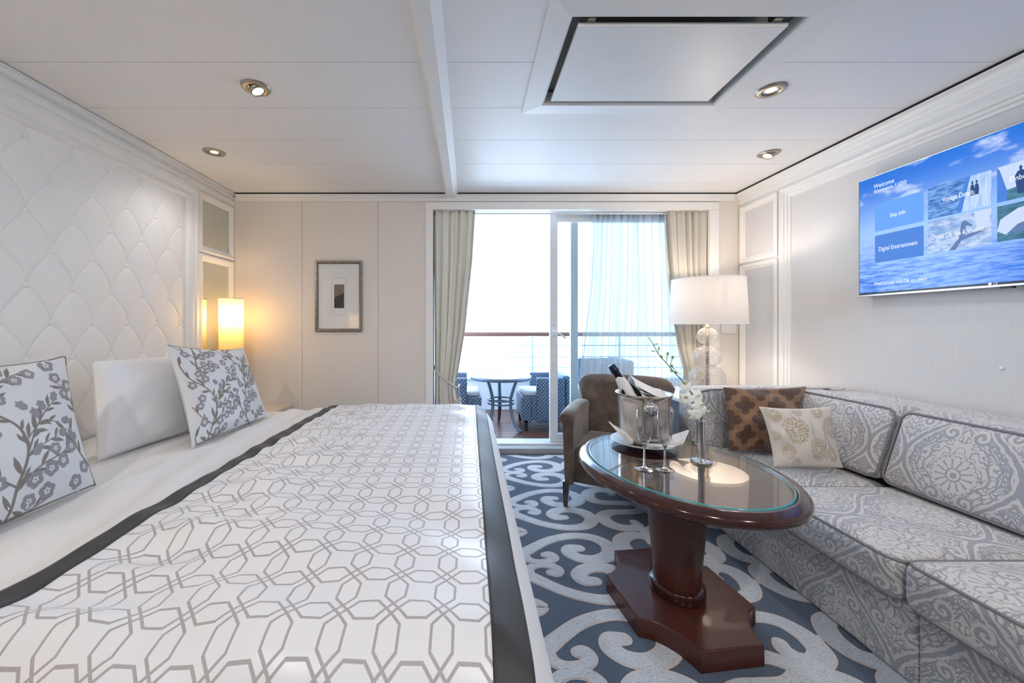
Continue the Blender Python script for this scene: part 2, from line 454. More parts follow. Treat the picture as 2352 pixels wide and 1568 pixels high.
# mitred rectangular frame on a wall plane; P(u, v) gives the wall point, N points into the room
def wframe(parent, P, N, u0, u1, v0, v1, prof, mat, name='frame'):
    N = Vector(N); mb = MB(); n = len(prof); rows = []
    for cu, cv, su, sv in ((u0, v0, 1, 1), (u1, v0, -1, 1), (u1, v1, -1, -1), (u0, v1, 1, -1)):
        rows.append([tuple(P(cu+su*d, cv+sv*d)+N*h) for d, h in prof])
    mb.grid(np.array(rows), 0, False, wrapu=True)
    return mb.build(name, mat, parent)
# right wall: two stacked raised panels by the corner and the frame of the big linen field
PX = lambda u, v: Vector((XR, u, v))
pn = struct('trim_6', 'white framed panels on the right wall near the corner')
box('panel_ground', m_white, pn, XR-.012, XR, 2.945, YB-.002, 0, 2.17, 0)
fp = [(0, .012), (.0, .034), (.012, .04), (.028, .034), (.036, .026), (.046, .026), (.052, .016), (.052, .012)]
for v0, v1 in ((.06, 1.655), (1.672, 2.165)):
    wframe(pn, PX, (-1, 0, 0), 2.955, YB-.012, v0, v1, fp, m_white)
    MB().box(XR-.018, XR-.012, 3.0, YB-.06, v0+.05, v1-.05).build('panel_field', m_linen, pn)
ff = [(0, 0), (0, .034), (.012, .04), (.024, .03), (.034, .03), (.04, .018), (.055, .018), (.06, .008), (.075, .008), (.078, 0)]
wframe(pn, PX, (-1, 0, 0), -1.2, 2.94, .06, 2.168, ff, m_white, 'field_moulding')
bs = struct('baseboard_right', 'white skirting along the right wall')
box('skirting', m_white, bs, XR-.02, XR-.0005, YF, YB-.002, .0015, .058)

# ------------------------------------------------------------------ ceiling hatch and downlights
hat = thing('ceiling_hatch', 'large white recessed ceiling access panel with wide frame', 'ceiling panel', (.82, 1.71, ZC))
PZ = lambda u, v: Vector((u, v, ZC))
wframe(hat, PZ, (0, 0, -1), .283, 1.362, 1.33, 2.088, [(0, -.005), (0, .008), (.09, .014), (.1, .008), (.1, -.004), (.085, -.06), (.05, -.06)], m_white)
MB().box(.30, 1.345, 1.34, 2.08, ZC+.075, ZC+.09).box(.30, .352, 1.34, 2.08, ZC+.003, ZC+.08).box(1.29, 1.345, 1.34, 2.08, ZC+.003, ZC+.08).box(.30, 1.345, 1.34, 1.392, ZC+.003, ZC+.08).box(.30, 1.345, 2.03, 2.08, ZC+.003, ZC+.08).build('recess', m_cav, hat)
box('panel', m_white, hat, .412, 1.208, 1.458, 1.950, ZC-.020, ZC-.006, .002)
for x in (.46, 1.16): box('hinge', m_nickel, hat, x-.015, x+.015, 1.44, 1.48, ZC-.006, ZC+.03)
def downlight(px, py, tilt, label, pos=None):
    p = pos or onz(px, py, ZC)
    t = thing('ceiling_downlight', label, 'downlight', (p.x, p.y, ZC), 'recessed ceiling downlights')
    MB().lathe([(.036, -.002), (.037, -.008), (.042, -.0095), (.05, -.010), (.06, -.008), (.0655, -.003), (.066, 0), (.036, 0)], p, 40, cap=False).build('trim_ring', m_nickel, t)
    R = Matrix.Rotation(tilt[0], 4, 'X') @ Matrix.Rotation(tilt[1], 4, 'Y')
    xf = lambda v: R @ v
    e = (tilt != (0, 0)); d = -.024 if e else -.004
    MB().lathe([(.030, .012), (.034, -.002), (.0325, d), (.027, d-.001), (.025, d+.006)], p, 32, xf=xf, cap=False).build('eyeball', m_nickel, t)
    MB().lathe([(.0001, d+.003), (.014, d+.002), (.026, d+.0045)], p, 28, xf=xf, cap=False).build('lens', m_bulb, t)
    li = bpy.data.lights.new('downlight_beam', 'SPOT'); li.energy = SPOT_W*{588: .15, 492: .4, 1771: .45, 1766: .6, 0: 2.15}[px]; li.color = WARM; li.spot_size = 2.3; li.spot_blend = .9; li.shadow_soft_size = .035
    lo = bpy.data.objects.new('downlight_beam', li); COL.objects.link(lo); lo.parent = t; lo.location = (0, 0, -.045)
    lo.rotation_euler = (tilt[0]*(1.9 if px == 0 else .6), tilt[1]*.6, 0)
    return t
downlight(588, 201, (0, -.45), 'tilted brushed nickel downlight above the middle of the bed')
downlight(492, 349, (0, 0), 'flush brushed nickel downlight near the mirrored corner')
downlight(1771, 207, (0, 0), 'flush brushed nickel downlight beside the ceiling hatch')
downlight(1766, 352, (0, .45), 'tilted brushed nickel downlight near the corner above the table lamp')
for w_, x, y in (('left', -1.1, -.55), ('middle', .3, -.55), ('right', 1.6, -.55)):  # unseen downlights added behind the viewer to even out the room light
    downlight(0, 0, (.45, 0), 'added unseen nickel fill downlight behind the viewer, %s of three' % w_, Vector((x, y, ZC)))

# ------------------------------------------------------------------ headboard, mirrors, nightstand
hb = thing('headboard', 'tall white button tufted headboard wall in a moulded frame', 'headboard', (XL, 1.7, .3))
y0, y1, z0, z1 = .62, 2.815, .30, 2.155
Yg = np.concatenate([np.arange(y0, 1.4, .014), np.arange(1.4, y1-.001, .0042), [y1]]); Zg = np.concatenate([np.arange(z0, .86, .014), np.arange(.86, z1-.001, .0042), [z1]])
A, B = np.meshgrid(Yg, Zg, indexing='ij')
a = (A-1.806)/.2125; r = (2.027-B)/.176
rr = np.floor(r)+np.sin(PI/2*(r-np.floor(r)))
d1, d2 = a-rr/2, a+rr/2
bul = (np.abs(np.sin(PI*d1))*np.abs(np.sin(PI*d2)))**.28
row = np.round(r); off = np.where(row % 2 == 0, 0, .5); ca = np.round(a-off)+off
dist2 = ((a-ca)*.2125)**2+((r-row)*.176)**2
edge = np.minimum(1, np.minimum(np.minimum(A-y0, y1-A), np.minimum(B-z0, z1-B))/.05)
cre = 1-np.exp(-np.minimum(np.abs(np.sin(PI*d1)), np.abs(np.sin(PI*d2)))/.055)
hgt = .014+(.0045*bul**1.6+.0042*cre-.006*np.exp(-dist2/.026**2))*edge
MB().grid(np.stack([XL+hgt, A, B], -1), 0, True, flip=True).build('tufted_panel', m_tuft, hb, recalc=False)
bmesh_btn = None
for j in range(-1, 9):
    for k in range(-8, 6):
        y, z = 1.806+.2125*(k+(.5 if j % 2 else 0)), 2.027-.176*j
        if y < .66 or y > y1-.03 or z > z1-.03 or z < .7: continue
        if bmesh_btn is None:
            prof = [(.0001, .0095), (.0075, .0088), (.0125, .0063), (.0158, .0025), (.0162, 0)]
            mb = MB().lathe(prof, (0, 0, 0), 14, xf=lambda v: Vector((v.z, v.x, v.y)), cap=False)
            o = mb.build('tuft_button', m_tuft); bmesh_btn = o.data; o.parent = hb
        else:
            o = bpy.data.objects.new('tuft_button', bmesh_btn); COL.objects.link(o); o.parent = hb
        o.location = Vector((XL+.0075, y, z))-hb.location
wframe(hb, lambda u, v: Vector((XL, u, v)), (1, 0, 0), .53, 2.92, .02, 2.172, [(0, 0), (0, .042), (.02, .05), (.034, .05), (.045, .04), (.06, .04), (.072, .03), (.085, .044), (.096, .038), (.106, .02), (.106, 0)], m_white)
def mirror(z0, z1, label):
    t = thing('wall_mirror', label, 'mirror', (XL, 3.15, z0), 'framed corner mirrors')
    P = lambda u, v: Vector((XL, u, v))
    wframe(t, P, (1, 0, 0), 2.935, YB-.004, z0, z1, [(0, 0), (0, .03), (.018, .04), (.032, .034), (.044, .03), (.05, .022), (.056, .02), (.056, 0)], m_white)
    MB().box(XL+.002, XL+.012, 2.985, YB-.055, z0+.05, z1-.05).build('mirror_pane', m_mirror, t)
    return t
mirror(1.70, 2.168, 'upper square mirror in white frame beside the headboard')
mirror(.5, 1.695, 'tall lower mirror in white frame behind the glowing bedside lamp')
m_cream = plain('cream_lacquer', lin(226, 214, 196), .35, var=.02)
# bedside cabinets and lamps; the near pair is unseen, added for its light
def shade_glow(name, c, tr):
    return translucent(name, c, tr)
m_shade1 = shade_glow('bedside_shade_paper', lin(246, 224, 176), .5)
m_shade2 = shade_glow('drum_shade_linen', lin(226, 220, 214), .11)
m_warmbulb = emis('bulb_warm', (1, .72, .35, 1), 20)
def nightstand(ya, yb, label):
    ns = thing('nightstand', label, 'nightstand', (-1.82, (ya+yb)/2, 0), 'bedside cabinets')
    box('body', m_cream, ns, XL+.02, -1.56, ya+.005, yb-.005, .0015, .425, .003)
    box('top', m_cream, ns, XL+.02, -1.545, ya, yb, .425, .45, .004)
    dw = box('drawer', m_cream, ns, -1.56, -1.548, ya+.02, yb-.025, .24, .40, .003)
    MB().lathe([(.0001, .02), (.01, .018), (.013, .01), (.006, .004), (.006, 0)], (-1.548, (ya+yb)/2, .32), 16, xf=lambda v: Vector((v.z, v.x, v.y)), cap=False).build('knob', m_nickel, dw)
def bedside_lamp(y, label):
    c = (-1.925, y, 0)
    bl = thing('bedside_lamp', label, 'lamp', (-1.925, y, .45), 'bedside lamps')
    MB().lathe([(.07, .4505), (.07, .462), (.02, .47), (.012, .49), (.012, .84), (.03, .85), (.03, .858)], c, 28).build('base', m_nickel, bl)
    MB().lathe([(.086, .80), (.088, 1.35)], c, 48, cap=False).build('shade', m_shade1, bl, recalc=False)
    MB().lathe([(.0875, 1.348), (.0885, 1.348), (.0885, 1.354), (.0875, 1.354)], c, 48, cap=False).build('shade_rim', m_cream, bl)
    MB().lathe([(.0001, 1.12), (.02, 1.13), (.028, 1.155), (.022, 1.18), (.0001, 1.19)], c, 16, cap=False).build('bulb', m_warmbulb, bl)
    li = bpy.data.lights.new('bedside_light', 'POINT'); li.energy = BEDSIDE_W; li.color = (1, .76, .46); li.shadow_soft_size = .03
    lo = bpy.data.objects.new('bedside_light', li); COL.objects.link(lo); lo.parent = bl; lo.location = (0, 0, 1.22-.45)
BEDSIDE_W = 2.6
nightstand(2.93, YB-.005, 'cream bedside cabinet in the corner beside the bed')
bedside_lamp(3.115, 'tall slim cylinder lamp glowing yellow in the corner by the mirror')
nightstand(.06, .51, 'added unseen cream cabinet on the near side of the bed')  # unseen cabinet, added along with the fill lamp on it
bedside_lamp(.28, 'added unseen cylinder fill lamp on the near side of the bed')  # unseen second lamp, added to brighten the room and ceiling

# ------------------------------------------------------------------ picture and switch plate on the back wall
pic = thing('framed_picture', 'small dark print in wide white mat and antique silver frame', 'picture', (-1.14, YB, 1.39))
PY = lambda u, v: Vector((u, YB, v))
def _leaf():
    m = M('antique_silver_leaf'); co = m.coord('World'); x, y, z = m.xyz(co)
    sq = ((z*13).fract()-.5).abs().gt(.485).max(((x*13).fract()-.5).abs().gt(.485))
    nz = m.noise(co, 60, 4, .7)
    c = m.mix(nz, lin(92, 84, 76), lin(170, 160, 148)); c = m.mix(sq, c, lin(210, 202, 190))
    m.col(c).set(.32, .8); return m.m
wframe(pic, PY, (0, -1, 0), -1.345, -.938, 1.083, 1.700, [(0, .001), (0, .022), (.006, .028), (.014, .026), (.022, .02), (.026, .012), (.026, .001)], _leaf())
m_mat = plain('mat_board', lin(232, 234, 233), .8, var=.01)
mt = box('mat', m_mat, pic, -1.321, -.962, YB-.008, YB-.001, 1.107, 1.676, 0)
wframe(pic, PY, (0, -1, 0), -1.204, -1.078, 1.225, 1.55, [(0, .008), (.001, .0095), (.0015, .008)], plain('mat_line', lin(170, 170, 168), .8), 'mat_line')
def _print():
    m = M('dark_city_print'); co = m.coord('World'); x, y, z = m.xyz(co); nz = m.noise(co, 60, 5, .7)
    sky = m.mix(nz, lin(96, 82, 68), lin(150, 132, 112)); roofs = m.mix(nz, lin(18, 18, 24), lin(58, 48, 48))
    edge = z+nz*.05-(x+1.14)*.5
    c = m.mix(edge.gt(1.425), roofs, sky)
    m.col(c).set(.5); return m.m
MB().box(-1.181, -1.095, YB-.011, YB-.0075, 1.288, 1.494).build('print', _print(), pic)
MB().add([(-1.321, YB-.014, 1.107), (-.962, YB-.014, 1.107), (-.962, YB-.014, 1.676), (-1.321, YB-.014, 1.676)], [(0, 1, 2, 3)]).build('glass', m_frameglass, pic, recalc=False)
sw = thing('wall_plate', 'blank white wall plate on the beige strip beside the table lamp', 'wall plate', (2.27, YB, 1.07))
box('plate', m_white, sw, 2.205, 2.335, YB-.009, YB-.0005, 1.068, 1.15, .003)
box('rocker', m_white, sw, 2.225, 2.315, YB-.012, YB-.008, 1.085, 1.135, .002)

# ------------------------------------------------------------------ balcony door and window
m_sill = plain('threshold_stone', lin(168, 168, 166), .5, var=.06, vs_=8)
dr = struct('door_1', 'white framed sliding glass balcony door standing open')
box('threshold', m_sill, dr, DX0, DX1, 3.40, 3.66, .0015, .05, .002)
box('track', m_bframe, dr, DX0, DX1, 3.50, 3.66, .05, .064, .002)
box('head_frame', m_bframe, dr, DX0, DX1, 3.50, 3.66, 2.165, 2.25, .002)
yy0, yy1 = 3.53, 3.57
leaf = MB().box(.739, .811, yy0, yy1, .066, 2.164).box(1.98, 2.05, yy0, yy1, .066, 2.164).box(.811, 1.98, yy0, yy1, .066, .145).box(.811, 1.98, yy0, yy1, 2.085, 2.164).build('sliding_frame', m_bframe, dr, bevel=.003)
MB().box(.811, 1.98, 3.546, 3.552, .145, 2.085).build('sliding_pane', m_pane, dr)
hd = MB().box(.757, .785, yy0-.012, yy0, 1.03, 1.152).build('handle_plate', m_bframe, dr, bevel=.003)
MB().tube([(.771, 3.518, 1.085), (.771, 3.48, 1.085), (.79, 3.472, 1.078), (.87, 3.47, 1.02)], [.008, .008, .008, .0075], 10).build('lever', m_bframe, hd)
for z in (1.042, 1.14): MB().lathe([(.004, 0), (.004, .0015), (.0001, .002)], (.771, yy0-.012, z), 10, xf=lambda v: Vector((v.x, -v.z, v.y)), cap=False).build('screw', m_black, hd)
wd = struct('window_1', 'tall fixed glass pane beside the sliding door')
MB().box(.944, 1.012, 3.585, 3.63, .066, 2.164).box(2.02, 2.1, 3.585, 3.63, .066, 2.164).box(1.012, 2.02, 3.585, 3.63, .066, .13).box(1.012, 2.02, 3.585, 3.63, 2.1, 2.164).build('window_frame', m_bframe, wd, bevel=.003)
MB().box(1.012, 2.02, 3.604, 3.610, .13, 2.1).build('window_pane', m_pane, wd)

# ------------------------------------------------------------------ balcony
def _deckmat():
    m = M('teak_deck'); co = m.coord('World', (3, 60, 1)); nz = m.noise(co, 2, 4, .6); b = m.noise(m.coord('World'), 5, 2)
    m.col(m.mix(nz, lin(74, 44, 36), lin(120, 82, 68))).set(.32, spec=.5).bump(nz, .2, .002)
    return m.m
m_deck = _deckmat()
bf = struct('balcony_floor', 'reddish brown plank balcony deck')
DZ0 = .05
k = 0; y = 3.665
random.seed(3)
while y < 4.98:
    cuts = [-1.4, random.uniform(-.3, .6), random.uniform(1.3, 2.2), 3.4]
    for a_, b_ in zip(cuts[:-1], cuts[1:]):
        MB().box(a_+.002, b_-.002, y+.0025, y+.0975, DZ0-.025, DZ0).build('deck_plank', m_deck, bf, bevel=.002)
    y += .10
box('deck_base', m_gap, bf, -1.4, 3.4, 3.661, 5.0, -.1, DZ0-.026, 0)
bw = struct('wall_balcony', 'low white steel bulwark at the balcony edge')
box('bulwark', m_bframe, bw, -1.4, 3.4, 4.985, 5.02, -.1, .44, 0)
box('ledge', m_bframe, bw, -1.4, 3.4, 4.955, 5.05, .44, .462, .004)
for x in (-.35, .82, 1.95): box('stiffener', m_bframe, bw, x-.02, x+.02, 4.97, 4.985, DZ0, .44, .002)
rl = thing('balcony_railing', 'white rod railing with varnished wood handrail outside', 'railing', (.8, 5.0, .46))
m_rod = plain('railing_paint', lin(196, 212, 224), .35, var=.02)
m_rail = plain('varnished_rail', lin(120, 84, 70), .35)
MB().tube([(-1.4, 5.0, 1.022), (3.4, 5.0, 1.022)], .019, 12, flat=1.5).build('handrail', m_rail, rl)
for z in (.877, .73, .59): MB().tube([(-1.4, 5.0, z), (3.4, 5.0, z)], .0075, 8).build('rod', m_rod, rl)
for x in (-.35, .82, 1.95):
    po = box('post', m_rod, rl, x-.011, x+.011, 4.994, 5.006, .462, 1.005, .001)
    box('bracket', m_rod, po, x-.085, x+.085, 4.988, 5.012, .993, 1.004, .001)
bc = struct('ceiling_balcony', 'white underside of the deck above the balcony')
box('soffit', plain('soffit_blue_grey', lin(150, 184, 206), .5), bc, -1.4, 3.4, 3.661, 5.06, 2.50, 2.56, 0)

# outdoor table
m_tmet = plain('grey_blue_metal', lin(92, 112, 130), .35, .3)
m_ttop = plain('pale_table_slats', lin(190, 200, 210), .35)
ot = thing('balcony_table', 'round slatted metal table with curved legs on the balcony', 'table', (.335, 4.1, DZ0))
TX, TY, TR, TZ = .335, 4.1, .32, .607
MB().lathe([(TR-.03, TZ-.036), (TR, TZ-.034), (TR+.003, TZ-.02), (TR, TZ-.002), (TR-.03, TZ), (TR-.03, TZ-.036)], (TX, TY, 0), 64, cap=False).build('rim', m_tmet, ot)
for i in range(9):
    x0 = -TR+.03+i*(2*TR-.06)/9+.003; x1 = x0+(2*TR-.06)/9-.006; R2 = TR-.028
    ya = [math.sqrt(max(0, R2*R2-x*x)) for x in np.linspace(x0, x1, 5)]; xs = np.linspace(x0, x1, 5)
    poly = [(TX+x, TY-q) for x, q in zip(xs, ya)]+[(TX+x, TY+q) for x, q in zip(xs[::-1], ya[::-1])]
    MB().prism(poly, TZ-.018, TZ-.003).build('slat', m_ttop, ot)
for an in (-.87, -2.27, PI/2):
    pts = spline([(.225, TZ-.035), (.19, .5), (.145, .37), (.15, .25), (.2, .13), (.285, DZ0+.012)], 5)
    MB().tube([(TX+r_*math.cos(an), TY+r_*math.sin(an), z_) for r_, z_ in pts], [.018]*len(pts), 8, flat=.8).build('leg', m_tmet, ot)
for z_ in (.35, .312):
    MB().tube([(TX+.135*math.cos(t), TY+.135*math.sin(t), z_) for t in np.linspace(0, 2*PI, 33)[:-1]], .009, 8, closed=True).build('ring', m_tmet, ot)

# wicker chairs
def _wicker():
    m = M('blue_grey_wicker'); u = m.coord('UV'); x, y, z = m.xyz(u)
    gx, gy = x*56+y*8, y*56
    ch = ((gx.floor()+gy.floor())*.5).fract().gt(.25)
    fx, fy = gx.fract()-.5, gy.fract()-.5
    h = (1-(fx*fx)*3.2)*ch+(1-(fy*fy)*3.2)*(1-ch)
    dot = ((fx*fx+fy*fy).sqrt()).lt(.3)*ch
    c = m.mix(ch, lin(62, 80, 102), lin(96, 116, 138)); c = m.mix(dot*.7, c, lin(166, 186, 204))
    m.col(c).set(.5).bump(h, .7, .006); return m.m
m_wick = _wicker()
m_pad = plain('pale_seat_pad', lin(206, 214, 222), .9, bumps=.2)
m_wleg = plain('dark_leg', lin(40, 46, 54), .5)
def wicker_chair(c, sx, h_back, label, depth=.50, wid=.52, seat=.40):
    """tub chair facing -X when sx=1, +X when sx=-1; c is the floor point under the seat front edge middle"""
    t = thing('wicker_chair', label, 'chair', (c[0]+sx*depth/2, c[1], DZ0), 'wicker chairs on the balcony')
    xf = lambda x: c[0]+sx*x
    X = lambda a, b: (min(xf(a), xf(b)), max(xf(a), xf(b)))
    y0_, y1_ = c[1]-wid/2, c[1]+wid/2
    # seat box with arched lower edge
    n = 12; low = [(u, .13+.05*math.sin(PI*u)) for u in np.linspace(0, 1, n)]
    poly = [(y0_+.02+(wid-.04)*u, z) for u, z in low]+[(y1_-.02, seat), (y0_+.02, seat)]
    a, b = X(0, .10)
    MB().prism(poly, a, b, xf=lambda p: Vector((p.z, p.x, p.y))).build('seat_front', m_wick, t, uvbox=True, bevel=.01)
    a, b = X(.10, depth-.08)
    MB().box(a, b, y0_+.02, y1_-.02, .16, seat).build('seat_box', m_wick, t, uvbox=True)
    a, b = X(.02, depth-.1)
    MB().rbox(a, b, y0_+.07, y1_-.07, seat, seat+.05, .02, 5, (0, 0, .008)).build('seat_pad', m_pad, t)
    a, b = X(depth-.09, depth)
    MB().rbox(a, b, y0_, y1_, .14, h_back, .03, 6).build('backrest', m_wick, t, uvbox=True)
    for yy in (y0_, y1_-.055):
        a, b = X(.15, depth-.03)
        MB().rbox(a, b, yy, yy+.055, .14, h_back-.02, .02, 6).build('arm', m_wick, t, uvbox=True)
    for fx, fy in ((.03, .04), (.03, wid-.04), (depth-.06, .04), (depth-.06, wid-.04)):
        a, b = X(fx-.005, fx+.035)
        box('leg', m_wleg, t, a, b, y0_+fy-.02, y0_+fy+.02, DZ0, .16, .003)
    return t
wicker_chair((.54, 4.2), 1, .62, 'wicker tub chair right of the round balcony table')
wicker_chair((.125, 4.18), -1, .62, 'wicker tub chair left of the round balcony table by the curtain')
wicker_chair((1.17, 4.42), 1, .76, 'tall backed wicker chair behind the sheer curtain', .6, .6, .40)

# ------------------------------------------------------------------ curtains
m_cur = translucent('grey_beige_drape', lin(226, 220, 209), .28)
def curtain(name, label, left, right, z0, z1, y, folds, amp, mat, seed, nu=150, nv=46, pin=None, parent=None):
    """left(z), right(z): edges in x; folds gather where pin(z) is small"""
    rng = np.random.RandomState(seed); ph = rng.uniform(0, 6.28, 4)
    U, V = np.meshgrid(np.linspace(0, 1, nu), np.linspace(0, 1, nv), indexing='ij')
    Z = z0+(z1-z0)*V
    Lx = np.vectorize(left)(Z); Rx = np.vectorize(right)(Z)
    w = U+.02*np.sin(2*PI*3*U+ph[0])*np.sin(3*V+ph[1])
    X = Lx+(Rx-Lx)*U
    t = 2*PI*folds*(w+.03*np.sin(5*U+ph[2]))
    k = np.vectorize(pin)(Z) if pin else 1
    Yd = amp*k*(np.sin(t)+.35*np.sin(2.3*t+ph[3]+2*V))/1.2
    X = X+.35*amp*k*np.cos(t)*np.minimum(1, np.minimum(U, 1-U)*8)
    return MB().grid(np.stack([X, y+Yd, Z], -1), 0, True)
def lerp(tab):
    xs = [a for a, b in tab]; ysn = [b for a, b in tab]
    return lambda z: float(np.interp(z, xs, ysn))
s_ = F/3.44
zz = lambda py: H-(py-CY)/s_
xx = lambda px: (px-CX)/s_
Lr = lerp([(zz(1005), xx(1066)), (zz(945), xx(1058)), (zz(905), xx(1049)), (zz(880), xx(1047)), (zz(850), xx(1053)), (zz(760), xx(1068)), (zz(600), xx(1085)), (zz(482), xx(1092))])
Ll = lerp([(0.06, xx(997)), (zz(880), xx(999)), (2.15, xx(996))])
cl = thing('window_curtain', 'grey beige curtain tied back at the left of the balcony door', 'curtain', (-.2, 3.44, .06), 'tied back curtains')
curtain('', '', Ll, Lr, .068, 2.16, 3.428, 5.5, .046, m_cur, 5, pin=lerp([(0, 1), (zz(880), .55), (1.3, .9), (2.15, .8)])).build('drape', m_cur, cl, solid=.002, recalc=False)
zt = zz(880)
m_rope = plain('cord_rope', lin(196, 190, 180), .7, var=.15, vs_=150)
rp = spline([(xx(995), 3.475, zz(838)), (xx(1003), 3.375, zz(850)), (xx(1020), 3.365, zz(866)), (xx(1036), 3.362, zz(878)), (xx(1050), 3.38, zz(887)), (xx(1055), 3.45, zz(884))], 8)
MB().tube(rp, .0085, 8).build('tieback_cord', m_rope, cl)
def tassel(x, y, z, par):
    tb = MB().tube([(x, y, z), (x+.008, y, z-.06), (x+.01, y, z-.10)], .004, 6).build('tassel_cord', m_rope, par)
    MB().lathe([(.0001, .01), (.014, 0), (.019, -.018), (.012, -.034), (.015, -.04), (.022, -.06), (.027, -.13), (.0001, -.13)], (x+.01, y, z-.10), 16).build('tassel', m_rope, par)
tassel(xx(1048), 3.372, zz(888), cl); tassel(xx(1053), 3.376, zz(884), cl)
# right drape
Rl = lerp([(zz(1005), xx(1566)), (zz(900), xx(1572)), (zz(870), xx(1574)), (zz(800), xx(1556)), (zz(700), xx(1541)), (zz(600), xx(1530)), (zz(482), xx(1524))])
Rr = lerp([(.06, xx(1627)), (zz(880), xx(1622)), (2.16, xx(1629))])
cr = thing('window_curtain', 'beige curtain tied back behind the drum shade table lamp', 'curtain', (2.0, 3.44, .06), 'tied back curtains')
curtain('', '', Rl, Rr, .068, 2.16, 3.426, 5.5, .046, m_cur, 9, pin=lerp([(0, 1), (zz(880), .5), (1.3, .9), (2.15, .8)])).build('drape', m_cur, cr, solid=.002, recalc=False)
rp = spline([(xx(1570), 3.45, zz(882)), (xx(1578), 3.365, zz(880)), (xx(1597), 3.36, zz(868)), (xx(1620), 3.375, zz(850)), (xx(1629), 3.47, zz(842))], 8)
MB().tube(rp, .0085, 8).build('tieback_cord', m_rope, cr)
# sheer
def _sheer():
    m = M('white_sheer_voile')
    d = m.n('ShaderNodeBsdfTranslucent'); d.inputs[0].default_value = (.22, .23, .235, 1)
    d2 = m.n('ShaderNodeBsdfDiffuse'); d2.inputs[0].default_value = (.9, .93, .95, 1)
    mx = m.n('ShaderNodeMixShader'); mx.inputs[0].default_value = .4; m.l(d.outputs[0], mx.inputs[1]); m.l(d2.outputs[0], mx.inputs[2])
    p = m.n('ShaderNodeBsdfTransparent'); p.inputs[0].default_value = (.97, .985, 1, 1)
    lw = m.n('ShaderNodeLayerWeight'); lw.inputs[0].default_value = .5
    nz = m.noise(m.coord('World', (600, 600, 600)), 1, 1)
    al = (m.e(lw.outputs['Facing'])*.22+.76+nz*.04).min(.97)
    m2 = m.n('ShaderNodeMixShader'); m.l(al, m2.inputs[0]); m.l(p.outputs[0], m2.inputs[1]); m.l(mx.outputs[0], m2.inputs[2])
    m.l(m2.outputs[0], m.out.inputs[0]); return m.m
s2 = F/3.495
sh = thing('sheer_curtain', 'translucent white sheer curtain drawn over the fixed pane', 'curtain', (1.4, 3.495, .06))
Sl = lerp([(.06, (1318-CX)/s2), (.9, (1334-CX)/s2), (1.5, (1350-CX)/s2), (2.15, (1358-CX)/s2)])
Sr = lerp([(.06, (1600-CX)/s2), (2.15, (1560-CX)/s2)])
curtain('', '', Sl, Sr, .07, 2.16, 3.487, 13, .017, None, 21, nu=260, nv=40).build('voile', _sheer(), sh, recalc=False)
MB().tube([(DX0+.005, 3.44, 2.135), (DX1-.005, 3.44, 2.135)], .008, 8).build('curtain_track', m_bframe, tag(bpy.data.objects.new('trim_7', None), 'white curtain track across the door head', kind='structure'))
COL.objects.link(bpy.data.objects['trim_7'])

# ------------------------------------------------------------------ bed
m_sheet = plain('white_cotton', lin(226, 226, 228), .75, sheen=.2, var=.012, bumps=.05, bscale=500)
m_sateen = plain('white_sateen_pillow', lin(232, 233, 236), .6, sheen=.2, var=.01)
BT = .545
YN, YFAR, XF = .76, 2.70, .02          # rounding starts: near side, far side, foot
RB = .14
def fold(a, R):
    a = np.maximum(a, 0); th = np.minimum(a/R, PI/2)
    return R*np.sin(th), R*(1-np.cos(th))+np.maximum(a-R*PI/2, 0)
def wr(x, y, k=1.0):
    """gentle creases of the bedding"""
    d = .86*x-.5*y; e = .5*x+.86*y
    h = .0050*np.sin(9*e+3.1*d+1.5*np.sin(2.2*d))+.0034*np.sin(17*e-5*d+2*np.sin(3*d+1))+.0016*np.sin(31*e+8*d+np.sin(5*d))
    env = .55+.45*np.sin(1.7*x+2.3*y+.8)
    h = h*env
    h += .004*np.sin(2.1*x+1.0)*np.sin(2.6*y+.5)
    h = h*(1-.7*np.exp(-((x+.96)/.11)**2))
    h += np.exp(-((x+.74)/.2)**2)*(.0045*np.sin(24*y+9*x+2*np.sin(7*y))+.0028*np.sin(43*y-9*x))+np.exp(-((x+1.1)/.13)**2)*.004*np.sin(34*x+5*y+np.sin(4*y))
    return k*h
def cloth(x, y, lift, wk=1.0):
    """bedding surface: flat coordinates x, y folded over foot, near and far edges"""
    ox, dx = fold(x-XF, RB); on, dn = fold(YN-y, RB*.9); of, df = fold(y-YFAR, RB*.75)
    X = np.minimum(x, XF)+ox; Y = np.clip(y, YN, YFAR)-on+of
    dy = np.maximum(dn, df)
    drop = (dx**3+dy**3)**(1/3)
    hang = np.clip((drop-.12)/.25, 0, 1)
    X = X+np.where(dx > 0, hang*.012*np.sin(11*y+2)+hang*.006*np.sin(23*y), 0)+lift*np.minimum(1, dx/.14)
    Y = Y-np.where(dn > 0, hang*.014*np.sin(13*x), 0)-lift*np.minimum(1, dn/.1)+lift*np.minimum(1, df/.1)
    top = np.clip(1-drop/.10, 0, 1)
    return np.stack([X, Y, BT+lift*(.15+.85*top)+wr(x, y, wk)*top-drop], -1)
def cgrid(x0, x1, y0, y1, st, lift, wk=1.0, uvo=(0, 0)):
    xs = np.linspace(x0, x1, max(2, int((x1-x0)/st)+1)); ysn = np.linspace(y0, y1, max(2, int((y1-y0)/st)+1))
    x, y = np.meshgrid(xs, ysn, indexing='ij')
    return cloth(x, y, lift, wk), np.stack([x-uvo[0], y-uvo[1]], -1)
bed = thing('bed', 'wide bed with white sheet and duvet below the tufted headboard', 'bed', (-.95, 1.78, 0))
box('bed_base', plain('grey_divan', lin(150, 148, 146), .9), bed, XL+.06, .10, .68, 2.76, .02, .26, .01)
MB().rbox(XL+.055, .11, .67, 2.77, .26, BT-.035, .05, 6).build('mattress', m_sheet, bed)
